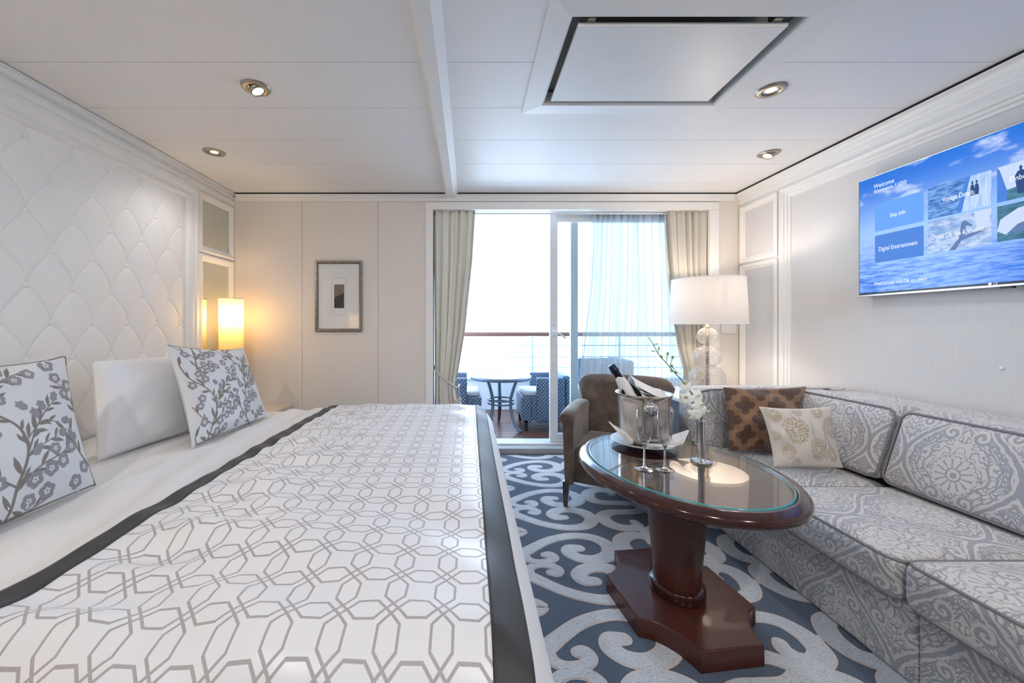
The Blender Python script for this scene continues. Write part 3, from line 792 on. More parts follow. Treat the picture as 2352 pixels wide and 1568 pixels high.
P, uv = cgrid(XL+.06, -1.1, .36, 2.70+.4, .02, -.012, .5)
MB().grid(P, 0, True).build('fitted_sheet', m_sheet, bed)
P, uv = cgrid(-1.30, XF+.62, .30, 3.10, .012, .012, 2.3)
# duvet with a soft rolled top edge
ed = np.clip(1-(uv[..., 0]+1.30)/.05, 0, 1); P[..., 2] -= ed**2*.022
du = MB().grid(P, 0, True)
du.build('duvet', m_sheet, bed)
def _lattice():
    m = M('white_sateen_trellis'); x, y, z = m.xyz(m.coord('UV'))
    pitch = .101
    u, v = x/pitch, y/pitch
    fx = (u.fract()-.5).abs(); fy = (v.fract()-.5).abs()          # folded into one quarter, lattice points at 0 and 1 away
    fx = .5-fx; fy = .5-fy
    R, C = .70, .885
    def octo(a, b): return ((a.abs()).max(b.abs())-R).max((a.abs()+b.abs()-C)*.7071)
    d = octo(fx, fy).abs().min(octo(fx-1, fy).abs()).min(octo(fx, fy-1).abs()).min(octo(fx-1, fy-1).abs())
    ln = 1-d.step(.023, .030)
    nz = m.noise(m.coord('World'), 300, 2)
    c = m.mix(ln, lin(229, 231, 236), m.mix(nz, lin(158, 154, 157), lin(184, 180, 183)))
    m.col(c).set(.38, spec=.45, sheen=.25); m.l(ln*.16+.34, m.b.inputs['Roughness']); m.bump(ln, .25, .0012); return m.m
m_latt = _lattice()
m_bord = plain('charcoal_satin_border', lin(52, 52, 54), .55, sheen=.1, var=.06, vs_=30, bumps=.06)
TX0, TX1 = -.985, XF+.022
bt = thing('bed_throw', 'white trellis patterned bed throw with charcoal borders over the duvet', 'bedspread', (-.45, 1.78, BT))
P, uv = cgrid(TX0+.055, TX1, .32, 3.0, .0095, .030, 2.3)
MB().grid(P, 0, True, uv=uv).build('panel', m_latt, bt)
for a_, b_ in ((TX0, TX0+.056), (TX1-.001, TX1+.072)):
    P, uv = cgrid(a_, b_, .32, 3.0, .0075, .031, 2.3)
    P[..., 2] += (.0006*np.sin(170*uv[..., 1]+20*uv[..., 0])*np.clip((uv[..., 1]-1.5)/.8, 0, 1) if a_ > -.5 else 0)
    MB().grid(P, 0, True).build('border', m_bord, bt, solid=.004)

# ------------------------------------------------------------------ cushions
def cushion_fn(c, thick, pinch=.05, n_side=1, pw=.5, crease=.004, seed=1):
    BL, BR, TL, TR = [np.array(p, float) for p in c]
    N = np.cross(BR-BL, TL-BL); N /= np.linalg.norm(N); rng = np.random.RandomState(seed); q = rng.uniform(0, 6.28, 6)
    def S(u, v, side=1, lift=0):
        u, v = np.asarray(u, float), np.asarray(v, float)
        su, sv = np.sin(PI*np.clip(u, 0, 1)), np.sin(PI*np.clip(v, 0, 1))
        uu = .5+(u-.5)*(1-pinch*sv**.8*2); vv = .5+(v-.5)*(1-pinch*su**.8*2*np.where(v < .5, .25, 1))
        p = (BL*((1-uu)*(1-vv))[..., None]+BR*(uu*(1-vv))[..., None]+TL*((1-uu)*vv)[..., None]+TR*(uu*vv)[..., None])
        h = thick*np.power(np.maximum(su*sv, 0), pw)
        cr = crease*(np.sin(14*v+5*np.sin(3*u+q[0])+q[1])*np.exp(-((u-.12)/.16)**2)+np.sin(11*u+4*np.sin(4*v+q[2]))*np.exp(-((v-.1)/.16)**2)+.6*np.sin(9*u+13*v+q[3]))*np.minimum(1, su*sv*3)
        return p+N*(side*(h+cr*(side > 0))+lift)[..., None] if np.ndim(u) else p+N*(side*(h+cr)+lift)
    return S
def cushion(name, label, c, thick, mat, group=None, piping=None, parent=None, n=56, **k):
    S = cushion_fn(c, thick, **k)
    base = (np.array(c[0])+np.array(c[1]))/2
    t = thing(name, label, 'pillow' if 'pillow' in name and 'cushion' not in name else 'cushion', tuple(base), group)
    u, v = np.meshgrid(np.linspace(0, 1, n), np.linspace(0, 1, n), indexing='ij')
    w = np.linalg.norm(np.array(c[1])-np.array(c[0])); h = np.linalg.norm(np.array(c[2])-np.array(c[0]))
    mb = MB(); uv = np.stack([u*w, v*h], -1)
    mb.grid(S(u, v, 1), 0, True, uv=uv); mb.grid(S(u, v, -1), 0, True, uv=uv, flip=True)
    mb.build('cover', mat, t, recalc=False)
    if piping:
        e = np.linspace(0, 1, 24)[:-1]; z = np.zeros_like(e)
        U = np.concatenate([e, z+1, 1-e, z]); Vv = np.concatenate([z, e, z+1, 1-e])
        MB().tube([tuple(p) for p in S(U, Vv, 1)], .0035, 6, closed=True).build('seam', piping, t)
    return t, S
def decal(mb, S, poly, lift, mi=0, tri=True):
    """a flat woven figure laid on a cushion face (fan from its middle)"""
    P = np.array(poly); c = P.mean(0); V = np.vstack([c, P]); n = len(P)
    W_ = S(V[:, 0], V[:, 1], 1, lift)
    mb.add(W_.tolist(), [(0, i+1, (i+1) % n+1) for i in range(n)], mi, True)
def strip(mb, S, pts, w0, w1, asp, lift, mi=0, n=5):
    c = spline(pts, n); t = np.gradient(c, axis=0)*[1, asp]; t /= np.linalg.norm(t, axis=1)[:, None]+1e-9
    nr = np.stack([-t[:, 1], t[:, 0]/asp], 1); w = np.linspace(w0, w1, len(c))[:, None]
    a, b = c+nr*w, c-nr*w
    P = np.stack([S(a[:, 0], a[:, 1], 1, lift), S(b[:, 0], b[:, 1], 1, lift)], 1)
    mb.grid(P, mi, True)
def clipped(mb):
    return mb
def floral(S, par, asp, mats, sc=1.0, ox=0.0, oy=0.0, cols=2, seed=4):
    """branching blossom pattern woven into the cushion: stems and leaves (0), blossoms (1), pale eyes (2)"""
    rng = random.Random(seed); mb = MB(); L1, L2, L3 = .0006, .0009, .0012
    ok = lambda p: .012 < p[0] < .988 and .012 < p[1] < .988
    def leaf(p, ang, ln):
        d = np.array([math.cos(ang), math.sin(ang)/asp]); nr = np.array([-math.sin(ang), math.cos(ang)/asp]); p = np.array(p)
        q = [p, p+d*ln*.3+nr*ln*.13, p+d*ln*.62+nr*ln*.16, p+d*ln, p+d*ln*.62-nr*ln*.08, p+d*ln*.3-nr*ln*.09]
        if all(ok(a) for a in q): decal(mb, S, q, L1, 0)
    def blossom(p, r):
        if not (ok((p[0]-r, p[1]-r)) and ok((p[0]+r, p[1]+r))): return
        k = 30; a0 = rng.uniform(0, 6)
        for lay, rad, mi in ((L2, lambda a: r*(.8+.22*abs(math.cos(2.5*a))), 1), (L3, lambda a: r*(.26+.16*abs(math.cos(2.5*a))), 2), (L3+.0003, lambda a: r*.13, 1)):
            decal(mb, S, [(p[0]+rad(a)*math.cos(a+a0), p[1]+rad(a)*math.sin(a+a0)/asp) for a in np.linspace(0, 2*PI, k+1)[:-1]], lay, mi)
    def bud(p, ang, ln):
        d = np.array([math.cos(ang), math.sin(ang)/asp]); nr = np.array([-math.sin(ang), math.cos(ang)/asp]); p = np.array(p)
        q = [p, p+d*ln*.2+nr*ln*.3, p+d*ln*.55+nr*ln*.26, p+d*ln*.7+nr*ln*.36, p+d*ln*.8+nr*ln*.12, p+d*ln, p+d*ln*.8-nr*ln*.12, p+d*ln*.7-nr*ln*.36, p+d*ln*.55-nr*ln*.26, p+d*ln*.2-nr*ln*.3]
        if all(ok(a) for a in q): decal(mb, S, q, L2, 1)
    def stem(pts, w0, w1):
        pts = [(min(max(a, .012), .988), min(max(b, .012), .988)) for a, b in pts]
        strip(mb, S, pts, w0*sc, w1*sc, asp, L1, 0); return spline(pts, 6)
    def branch(pts, w0, w1, every=3, leafl=.10, start=2):
        c = stem(pts, w0, w1); sd = 1
        for i in range(start, len(c)-1, every):
            t = c[min(i+1, len(c)-1)]-c[i-1]; a = math.atan2(t[1]*asp, t[0])
            leaf(c[i], a+sd*rng.uniform(.45, .8), leafl*sc*rng.uniform(.75, 1.2)); sd = -sd
        return c
    for ci in range(cols):
        for ri in (-1, 0, 1):
            T = lambda p: (ox+ci*.56*sc+p[0]*sc, oy+(ri*.86+(.35 if ci % 2 else 0))*sc+p[1]*sc)
            if not (-.6 < T((0, .4))[1] < 1.5): continue
            def TT(l): return [T(p) for p in l]
            branch(TT([(.20, -.05), (.24, .12), (.30, .30), (.28, .46), (.18, .60), (.08, .74), (.05, .9)]), .0085, .005)
            for l, w in (([(.24, .12), (.36, .2), (.50, .24), (.60, .30)], .0045), ([(.30, .30), (.36, .42), (.46, .54), (.53, .60)], .005), ([(.29, .36), (.37, .44), (.42, .47), (.54, .45)], .0035), ([(.20, .58), (.22, .70), (.29, .80), (.42, .86)], .005), ([(.24, .12), (.12, .24), (.05, .38)], .005), ([(.30, .28), (.40, .33), (.50, .36)], .0035)):
                branch(TT(l), w*1.05, w*.6, 2, .088, 2)
            for p in ((.33, .13), (.42, .165), (.50, .19), (.46, .28), (.58, .27), (.25, .80), (.19, .75), (.30, .88), (.36, .80), (.40, .90), (.45, .84), (.24, .67), (.07, .30), (.12, .36), (.04, .43), (.15, .17), (.15, .44), (.10, .62), (.02, .54)):
                p_ = T(p)
                if ok(p_): blossom(p_, .043*sc*rng.uniform(.85, 1.1))
            for p, a in (((.46, .55), 1.9), ((.53, .60), 1.2), ((.40, .50), 1.7), ((.555, .45), .1), ((.60, .30), .8), ((.51, .36), .4), ((.06, .82), 1.9), ((.36, .575), 2.2), ((.33, .27), .9)):
                p_ = T(p)
                if ok(p_): bud(p_, a, .08*sc)
    return mb.build('woven_blossoms', mats, par, recalc=False)
m_fab = plain('silver_blue_sateen', lin(216, 219, 223), .42, sheen=.3, var=.03, vs_=10, bumps=.05)
m_fl0 = plain('taupe_thread', lin(132, 124, 118), .6, var=.08, vs_=200)
m_fl1 = plain('lilac_grey_thread', lin(148, 145, 152), .6, var=.08, vs_=200)
PB_ = BT-.003
cR = [(-1.343, 1.863, PB_), (-1.30, 2.49, PB_), (-1.55, 1.955, 1.045), (-1.50, 2.56, .99)]
t, S = cushion('throw_cushion', 'silver blossom patterned cushion leaning near the glowing bedside lamp', cR, .085, m_fab, 'blossom cushions on the bed', seed=3)
floral(S, t, .85, [m_fl0, m_fl1, m_fab], .82, -.02, .04, 2, 4)
cL = [(-1.36, .86, PB_), (-1.385, 1.432, PB_), (-1.57, .88, 1.03), (-1.545, 1.478, 1.022)]
t, S = cushion('throw_cushion', 'silver blossom patterned cushion cut off by the left edge of view', cL, .085, m_fab, 'blossom cushions on the bed', seed=8)
floral(S, t, .9, [m_fl0, m_fl1, m_fab], 1.0, .26, .05, 2, 7)
cushion('bed_pillow', 'plump white pillow standing upright between the two blossom cushions', [(-1.63, 1.69, PB_), (-1.56, 2.36, PB_), (-1.70, 1.738, .975), (-1.68, 2.40, .965)], .08, m_sateen, 'white bed pillows', n=50, pinch=.012, pw=.36, crease=.006, seed=2)
cushion('bed_pillow', 'flatter white pillow against the headboard behind the upright one', [(-1.90, 1.15, PB_), (-1.90, 1.86, PB_), (-1.97, 1.15, .94), (-1.97, 1.86, .935)], .06, m_sateen, 'white bed pillows', n=50, pinch=.012, pw=.36, crease=.006, seed=12)

# ------------------------------------------------------------------ sofa
def _damask():
    m = M('grey_damask'); u = m.coord('UV'); wob = m.noise(u, 38, 2); wob2 = m.noise(u, 38.7, 2)
    x, y, z = m.xyz(u); x = x+(wob-.5)*.012; y = y+(wob2-.5)*.012
    w, h = .36, .54
    def cell(o):
        a = x/w+o; b = y/h+o
        return (a-(a+.5).floor(), b-(b+.5).floor())
    a1, b1 = cell(0.0); a2, b2 = cell(.5)
    q = a1.abs()-((b1*(2*PI)).cos()*.25+.25)
    ins = q.lt(0.0)
    a = (a1*ins+a2*(1-ins)).abs(); b = b1*ins+b2*(1-ins)
    q = q.abs()
    X, Y = a*w, b*h
    r = (X*X+Y*Y).sqrt(); th = X.atan2(Y+.03)
    rp = (X*X+(Y+.03)*(Y+.03)).sqrt()
    cb = m.n('ShaderNodeCombineXYZ'); m.l(X, cb.inputs[0]); m.l(Y, cb.inputs[1])
    n1 = m.noise(cb.outputs[0], 26, 1, .4); n2 = m.noise(cb.outputs[0], 11, 0, .4)
    leafy = ((n1*40+n2*20+q*40).sin()).gt(.55)                               # curling acanthus lines, mirrored in each ogee
    band = q.lt(.024)
    s1 = (q-.074-(b*52).sin()*.010).abs().lt(.009)
    fb = (b*30).fract()-.5; pq = (q-.108)/.022
    pearl = (pq*pq+fb*fb*5).lt(.55); row = (q-.108).abs().lt(.026)
    s2 = (q-.150-(b*44).cos()*.014).abs().lt(.009)
    s3 = (q-.225-(b*38).sin()*.018).abs().lt(.010)
    pet = (th*6.5).cos().abs()
    near = rp.lt(.074); petal = pet.gt(.42)*rp.lt(pet*.028+.044)*rp.gt(.026)
    tip = (rp-.066).abs().lt(.006)*((th*13).cos().lt(-.2))
    hub = (rp-.015).abs().lt(.0045); hub0 = rp.lt(.024)
    sA = ((Y+.12)*(Y+.12)+(X-.05)*(X-.05)).sqrt(); sB = ((Y-.125)*(Y-.125)+(X-.045)*(X-.045)).sqrt()
    spA = (sA*290+(Y+.12).atan2(X-.05)).sin().gt(.0); spB = (sB*290-(Y-.125).atan2(X-.045)).sin().gt(.0)
    dark = (leafy*q.gt(.05)).max(s1).max(row*(1-pearl)*((b*4).sin().gt(-.2))).max(s2).max(s3)
    inA = sA.lt(.028); inB = sB.lt(.028)
    dark = dark*(1-inA)*(1-inB)+(inA*spA).max(inB*spB)
    dark = dark.max(band)
    dark = dark*(1-near)+near*(1-(petal.max(tip)))
    dark = dark*(1-hub0)+hub0*(1-hub)
    dark = dark.min(1.0)
    fine = m.noise(m.coord('UV', (700, 260, 1)), 1, 2); 
    li = m.mix(fine, lin(194, 191, 188), lin(220, 217, 214)); dk = m.mix(fine, lin(144, 145, 152), lin(170, 171, 178))
    m.col(m.mix(dark, li, dk)).set(.62, spec=.3, sheen=.35)
    m.l(.72-dark*.26, m.b.inputs['Roughness'])
    m.bump((1-dark)*.8+fine*.35, .55, .0022); return m.m
m_dam = _damask()
m_pipe = plain('sofa_piping', lin(128, 126, 130), .7, var=.1, vs_=120)
sofa = thing('sofa', 'long grey damask corner sofa along the right wall', 'sofa', (1.9, 1.3, 0))
SX, SB = 1.39, 2.372
ys_ = [-.5, .07, .63, 1.2, 1.77, 2.345]
MB().rbox(SX, SB, ys_[0], ys_[3]-.001, .0015, .272, .02, 6).build('base', m_dam, sofa, uvbox=True)
MB().rbox(SX, SB, ys_[3]+.001, 2.50, .0015, .272, .02, 6).build('base', m_dam, sofa, uvbox=True)
MB().rbox(2.06, SB, ys_[0], 2.345, .273, .742, .035, 8).build('back_frame', m_dam, sofa, uvbox=True)
MB().rbox(1.345, SB, 2.348, 2.505, .273, .752, .05, 8, (0, .012, .006)).build('end_panel', m_dam, sofa, uvbox=True, uvoff=(-.02, .1))
MB().tube(spline([(1.392, 2.352, .30), (1.388, 2.350, .6), (1.392, 2.354, .70), (1.44, 2.355, .738), (1.6, 2.352, .747), (2.2, 2.352, .748)], 6), .0055, 6).build('piping', m_pipe, sofa)
def loop_rect(x0, x1, y0, y1, z, r, crown=0):
    P = []
    for cx_, cy_, a0 in ((x1-r, y1-r, 0), (x0+r, y1-r, PI/2), (x0+r, y0+r, PI), (x1-r, y0+r, 1.5*PI)):
        for k in range(7): P.append((cx_+r*math.cos(a0+k*PI/12), cy_+r*math.sin(a0+k*PI/12), z))
    return P
seat_x = [1.328, 1.95]
for i in range(5):
    y0_, y1_ = ys_[i]+.002, ys_[i+1]-.002
    x0 = seat_x[0]+(.004 if i == 2 else 0); zt_ = .408+(.012 if i < 3 else 0)-(.006 if i == 4 else 0)
    c = MB().rbox(x0, seat_x[1], y0_, y1_, .262, zt_, .042, 12, (0, 0, .012)).build('seat_cushion', m_dam, sofa, uvbox=True, uvoff=(.11*i, .03*i))
    MB().tube(loop_rect(x0+.012, seat_x[1]-.01, y0_+.006, y1_-.006, zt_-.014, .04), .0055, 6, closed=True).build('piping', m_pipe, c)
    MB().tube(loop_rect(x0+.012, seat_x[1]-.01, y0_+.006, y1_-.006, .276, .04), .005, 6, closed=True).build('piping', m_pipe, c)
tilt = lambda p: Vector((p.x+(p.z-.42)*.33, p.y, p.z))
for i in range(5):
    y0_, y1_ = ys_[i]+.003, ys_[i+1]-.003
    c = MB().rbox(1.862, 2.03, y0_, y1_, .418, .757, .05, 10, (.012, 0, 0), xf=tilt).build('back_cushion', m_dam, sofa, uvbox=True, uvoff=(.02-.15*i, -.04))
    lp = [tilt(Vector((1.874, y, z))) for y, z, _ in [(q[0], q[1], 0) for q in loop_rect(y0_+.008, y1_-.008, .43, .745, 0, .045)]]
    MB().tube(lp, .0055, 6, closed=True).build('piping', m_pipe, c)

# brown quatrefoil velvet cushion and pale seed-head cushion
def _quatre():
    m = M('brown_quatrefoil_velvet'); x, y, z = m.xyz(m.coord('UV')); nz = m.noise(m.coord('UV'), 30, 3)
    P_, = (.152,)
    def qf(ox, oy):
        a = (x/P_+ox); b = (y/P_*.9+oy); a = (a-(a+.5).floor()).abs(); b = (b-(b+.5).floor()).abs()
        c1 = ((a-.20)*(a-.20)+b*b).sqrt()-.15; c2 = (a*a+(b-.20)*(b-.20)).sqrt()-.15
        return c1.min(c2).min((a+b)-.30).min((a-.36).max(b-.05))
    d = qf(0, 0).min(qf(.5, .5)+.03)
    dk = 1-d.step(-.005, .01)
    c = m.mix(dk, m.mix(nz, lin(118, 84, 56), lin(148, 110, 78)), m.mix(nz, lin(70, 46, 31), lin(98, 67, 47)))
    m.col(c).set(.5, spec=.4, sheen=.6); m.bump(dk*-1.0+nz*.8, .5, .003); return m.m
t, S = cushion('throw_cushion', 'brown velvet cushion with quatrefoil pattern in the sofa corner', [(1.455, 2.165, .432), (1.845, 2.155, .432), (1.503, 2.283, .772), (2.0, 2.285, .776)], .052, _quatre(), 'cushions on the sofa', pinch=.035, crease=.011, seed=31)
m_cr = plain('cream_satin', lin(214, 206, 196), .45, sheen=.3, var=.03, bumps=.04)
t, S = cushion('throw_cushion', 'pale beige cushion with golden seed head pattern on the sofa', [(1.52, 1.925, .432), (1.85, 1.905, .432), (1.508, 2.01, .716), (1.90, 2.02, .716)], .05, m_cr, 'cushions on the sofa', pinch=.05, crease=.006, seed=17)
rng = random.Random(5); asp = .72
m_gold = plain('gold_thread', lin(168, 142, 92), .5, .2, var=.15, vs_=90); m_gthr = plain('grey_thread', lin(140, 136, 138), .6)
for (u, v, R) in ((.34, .60, .17), (.90, .64, .13), (.62, .28, .13), (.20, .24, .085), (.84, .20, .085), (.12, .88, .1), (.45, .95, .075), (.74, .93, .085), (.05, .5, .06), (.30, .05, .06)):
    mb = MB()
    for ring, n in ((.28, 12), (.45, 18), (.62, 24), (.78, 30), (.93, 36)):
        for k in range(n):
            an = 2*PI*(k+rng.random()*.7)/n; r0 = R*ring*rng.uniform(.92, 1.08); ln = R*.13
            p = np.array([u+r0*math.cos(an), v+r0*math.sin(an)/asp]); d = np.array([math.cos(an), math.sin(an)/asp])*ln; nr = np.array([-math.sin(an), math.cos(an)/asp])*ln*.38
            q = [p-d*.5, p+nr, p+d*.6, p-nr]
            if all(.02 < a < .98 and .02 < b < .98 for a, b in q): decal(mb, S, q, .0007, 0)
    mb.build('seed_head_print', m_gold, t, recalc=False)
for l in ([(.60, .78), (.57, .62), (.61, .36)], [(.73, .66), (.79, .45), (.83, .28)], [(.77, .70), (.75, .45), (.74, .1)], [(.33, .9), (.36, .8)]):
    mb2 = MB(); strip(mb2, S, l, .003, .003, asp, .0006, 0, 6); mb2.build('stalk_print', m_gthr, t, recalc=False)

# ------------------------------------------------------------------ armchair
def _velvet():
    m = M('brown_velvet'); co = m.coord('World'); a = m.noise(co, 9, 4, .6); b = m.noise(co, 300, 2)
    m.col(m.mix(a.step(.3, .75), lin(78, 65, 57), lin(114, 98, 86))).set(.6, spec=.3, sheen=.35).bump(b, .08, .001); return m.m
m_vel = _velvet()
m_maho = None
def _wood(name, c0, c1, rough=.18, coat=.6, sx=(8, 1.2, 8)):
    m = M(name); co = m.coord('World', sx); a = m.noise(co, 9, 5, .6); b = m.noise(m.coord('World'), 3, 3)
    m.col(m.mix(a*.7+b*.3, c0, c1)).set(rough, spec=.5, coat=coat); return m.m
m_maho = _wood('mahogany', lin(44, 18, 15), lin(68, 30, 24), .16, .5, (5, 1.2, 5))
m_maho2 = _wood('worn_mahogany', lin(58, 27, 22), lin(90, 46, 37), .33, .15, (5, 1.2, 5))
m_dleg = _wood('dark_walnut_leg', lin(44, 22, 18), lin(80, 44, 36))
fl_, fr_ = Vector((.571, 2.407)), None
ux = Vector((.885, -.465)); uy = Vector((.465, .885))       # chair's width direction and depth direction (front to back)
AW, AD = .61, .60
org = fl_
def ac(x, y, z): p = org+ux*x+uy*y; return Vector((p.x, p.y, z))
axf = lambda p: ac(p.x, p.y, p.z)
arm = thing('armchair', 'brown velvet armchair with flared back facing the bed', 'armchair', tuple(ac(AW/2, AD/2, 0)))
MB().rbox(.03, AW-.03, .045, AD-.04, .15, .30, .02, 6, xf=axf).build('seat_rail', m_vel, arm)
MB().rbox(.075, AW-.075, .02, AD-.12, .285, .385, .035, 8, (0, .012, .014), xf=axf).build('seat_cushion', m_vel, arm)
def arm_side(sg):
    # cross-section across the arm, swept from front to back; flares out and rolls at the top
    n = 14; rows = []
    for k in range(n):
        t = k/(n-1); y = .0+t*(AD-.10)
        fl = .018*math.sin(PI*min(1, t*1.2)); zt = .598+.012*math.sin(PI*t)-.012*(t < .04)
        inx, outx = .072, .012-.010*t
        sec = [(inx, .15), (inx+.004, .30), (inx+.002, .45), (inx+.006, .53), (inx+.012, .565), (inx+.004, zt-.008), (inx-.02, zt), (outx+.01, zt+.001), (outx-.012, zt-.006), (outx-.022, zt-.025), (outx-.018, zt-.05), (outx-.004, zt-.06), (outx, .45), (outx+.006, .30), (outx+.012, .15)]
        rows.append([tuple(ac(x if sg < 0 else AW-x, y, z)) for x, z in sec])
    mb = MB().grid(np.array(rows), 0, True, wrapv=True)
    m_ = len(rows[0]); mb.f += [tuple(range(m_)), tuple((n-1)*m_+i for i in range(m_))[::-1]]; mb.mi += [0, 0]; mb.sm += [False, False]
    return mb.build('arm', m_vel, arm, bevel=.006)
arm_side(-1); arm_side(1)
# back: flared, slightly curved, rolled over at the top and sides
n = 31; rows = []
for k in range(n):
    t = -1+2*k/(n-1); prof = []
    def pt(v, thick):   # v = height fraction
        half = .235+.075*v**2.2
        bx = AW/2+t*half+(thick*.02*t*abs(t)**3)
        yb = AD-.115+.075*v+.02*(1-abs(t)**2)-.05*abs(t)**4*(1-.75*v)
        zt = .15+(.622-.014*abs(t)**3-.06*abs(t)**14)*v
        return bx, yb, zt
    for v in (0, .2, .4, .6, .75, .86, .93): 
        x, y, z = pt(v, 0); prof.append((x, y+.045*max(0, (v-.7)/.3)**2*(.4+.6*abs(t)**2), z))
    x, y, z = pt(1, 1); prof += [(x, y+.055, z-.004), (x, y+.078, z+.004), (x, y+.098, z-.004), (x, y+.105, z-.022)]
    for v in (.9, .75, .5, .25, 0):
        x, y, z = pt(v, 1); prof.append((x, y+.075, z))
    rows.append([tuple(ac(*q)) for q in prof])
mb = MB().grid(np.array(rows), 0, True, wrapv=True); m_ = len(rows[0])
mb.f += [tuple(range(m_)), tuple((n-1)*m_+i for i in range(m_))[::-1]]; mb.mi += [0, 0]; mb.sm += [False, False]
mb.build('backrest', m_vel, arm, bevel=.012)
for x, y, dx, dy in ((.028, .035, -.004, -.006), (AW-.028, .035, .004, -.006), (.06, AD-.06, -.01, .03), (AW-.06, AD-.06, .01, .03)):
    mb = MB(); q = []
    for z, r_, k in ((.16, .021, 0), (.0015, .012, 1)):
        q.append([tuple(ac(x+k*dx+a_*r_, y+k*dy+b_*r_, z)) for a_, b_ in ((-1, -1), (1, -1), (1, 1), (-1, 1))])
    mb.grid(np.array(q), 0, False, wrapv=True); mb.f += [(0, 1, 2, 3), (4, 5, 6, 7)]; mb.mi += [0, 0]; mb.sm += [False]*2
    mb.build('leg', m_dleg, arm, bevel=.002)

# ------------------------------------------------------------------ corner cabinet and table lamp
m_stone = plain('pale_stone_top', lin(228, 222, 212), .25, var=.04, vs_=12)
m_cab = plain('slate_cabinet', lin(92, 98, 104), .45)
st = thing('corner_cabinet', 'slate grey corner cabinet with pale top behind the sofa', 'cabinet', (1.94, 2.98, 0))
box('body', m_cab, st, 1.53, 2.36, 2.62, 3.355, .0015, .585, .003)
box('top', m_stone, st, 1.505, 2.365, 2.59, 3.362, .585, .61, .004)
dd = box('door', m_cab, st, 1.522, 1.53, 2.65, 3.33, .05, .56, .002)
MB().tube([(1.522, 2.72, .33), (1.508, 2.72, .33), (1.508, 2.72, .42), (1.522, 2.72, .42)], .005, 8).build('handle', m_nickel, dd)
def _crackle():
    m = M('crackled_glass'); co = m.coord('World')
    v = m.n('ShaderNodeTexVoronoi', feature='DISTANCE_TO_EDGE'); v.inputs['Scale'].default_value = 60; m.l(co, v.inputs['Vector'])
    cr = 1-m.e(v.outputs[0]).step(.0, .06)
    t = m.n('ShaderNodeBsdfTransparent'); t.inputs[0].default_value = (.95, .94, .93, 1)
    g = m.n('ShaderNodeBsdfGlossy'); g.inputs['Roughness'].default_value = .08
    d = m.n('ShaderNodeBsdfDiffuse'); d.inputs[0].default_value = lin(236, 230, 222)
    fr = m.n('ShaderNodeLayerWeight'); fr.inputs[0].default_value = .5
    bp = m.n('ShaderNodeBump'); bp.inputs['Strength'].default_value = .5; bp.inputs['Distance'].default_value = .003; m.l(cr, bp.inputs['Height']); m.l(bp.outputs[0], g.inputs['Normal'])
    fac = (m.e(fr.outputs['Facing']).pow(3)*.8+.07)
    a = m.n('ShaderNodeMixShader'); m.l(fac, a.inputs[0]); m.l(t.outputs[0], a.inputs[1]); m.l(g.outputs[0], a.inputs[2])
    b = m.n('ShaderNodeMixShader'); m.l(cr*.45+.13, b.inputs[0]); m.l(a.outputs[0], b.inputs[1]); m.l(d.outputs[0], b.inputs[2])
    m.l(b.outputs[0], m.out.inputs[0]); return m.m
m_crk = _crackle()
LX, LY = 1.822, 2.95
tl = thing('table_lamp', 'table lamp with white drum shade on three crackled glass balls', 'lamp', (LX, LY, .61))
MB().lathe([(.075, .6105), (.075, .622), (.06, .63), (.03, .634)], (LX, LY, 0), 36).build('foot', m_chrome, tl)
for zc, rx, rz in ((.738, .123, .10), (.902, .098, .085), (1.055, .073, .068)):
    pr = [(max(.0001, rx*math.cos(a)), zc+rz*math.sin(a)) for a in np.linspace(-PI/2, PI/2, 22)]
    MB().lathe(pr, (LX, LY, 0), 40, cap=False).build('glass_ball', m_crk, tl)
MB().tube([(LX, LY, .63), (LX, LY, 1.2)], .011, 12).build('rod', plain('mercury_rod', lin(120, 116, 116), .25, .8, var=.6, vs_=90), tl)
MB().lathe([(.022, 1.118), (.024, 1.125), (.012, 1.135), (.012, 1.19), (.02, 1.2), (.02, 1.235), (.0001, 1.235)], (LX, LY, 0), 20).build('socket', m_nickel, tl)
MB().lathe([(.262, 1.148), (.246, 1.49)], (LX, LY, 0), 64, cap=False).build('shade', m_shade2, tl, recalc=False)
for r_, z_ in ((.262, 1.148), (.246, 1.49)): MB().tube([(LX+r_*math.cos(t), LY+r_*math.sin(t), z_) for t in np.linspace(0, 2*PI, 65)[:-1]], .003, 6, closed=True).build('shade_ring', m_white, tl)
for i in range(3):
    an = i*2*PI/3+.4; MB().tube([(LX+.02*math.cos(an), LY+.02*math.sin(an), 1.235), (LX+.246*math.cos(an), LY+.246*math.sin(an), 1.44)], .002, 6).build('spider', m_nickel, tl)
MB().lathe([(.0001, 1.237), (.014, 1.24), (.03, 1.285), (.02, 1.32), (.0001, 1.33)], (LX, LY, 0), 16, cap=False).build('bulb', emis('bulb_soft', (1, .86, .68, 1), 10), tl)
li = bpy.data.lights.new('table_lamp_light', 'POINT'); li.energy = 6.2; li.color = (1, .86, .74); li.shadow_soft_size = .035
lo = bpy.data.objects.new('table_lamp_light', li); COL.objects.link(lo); lo.parent = tl; lo.location = (0, 0, 1.375-.61)

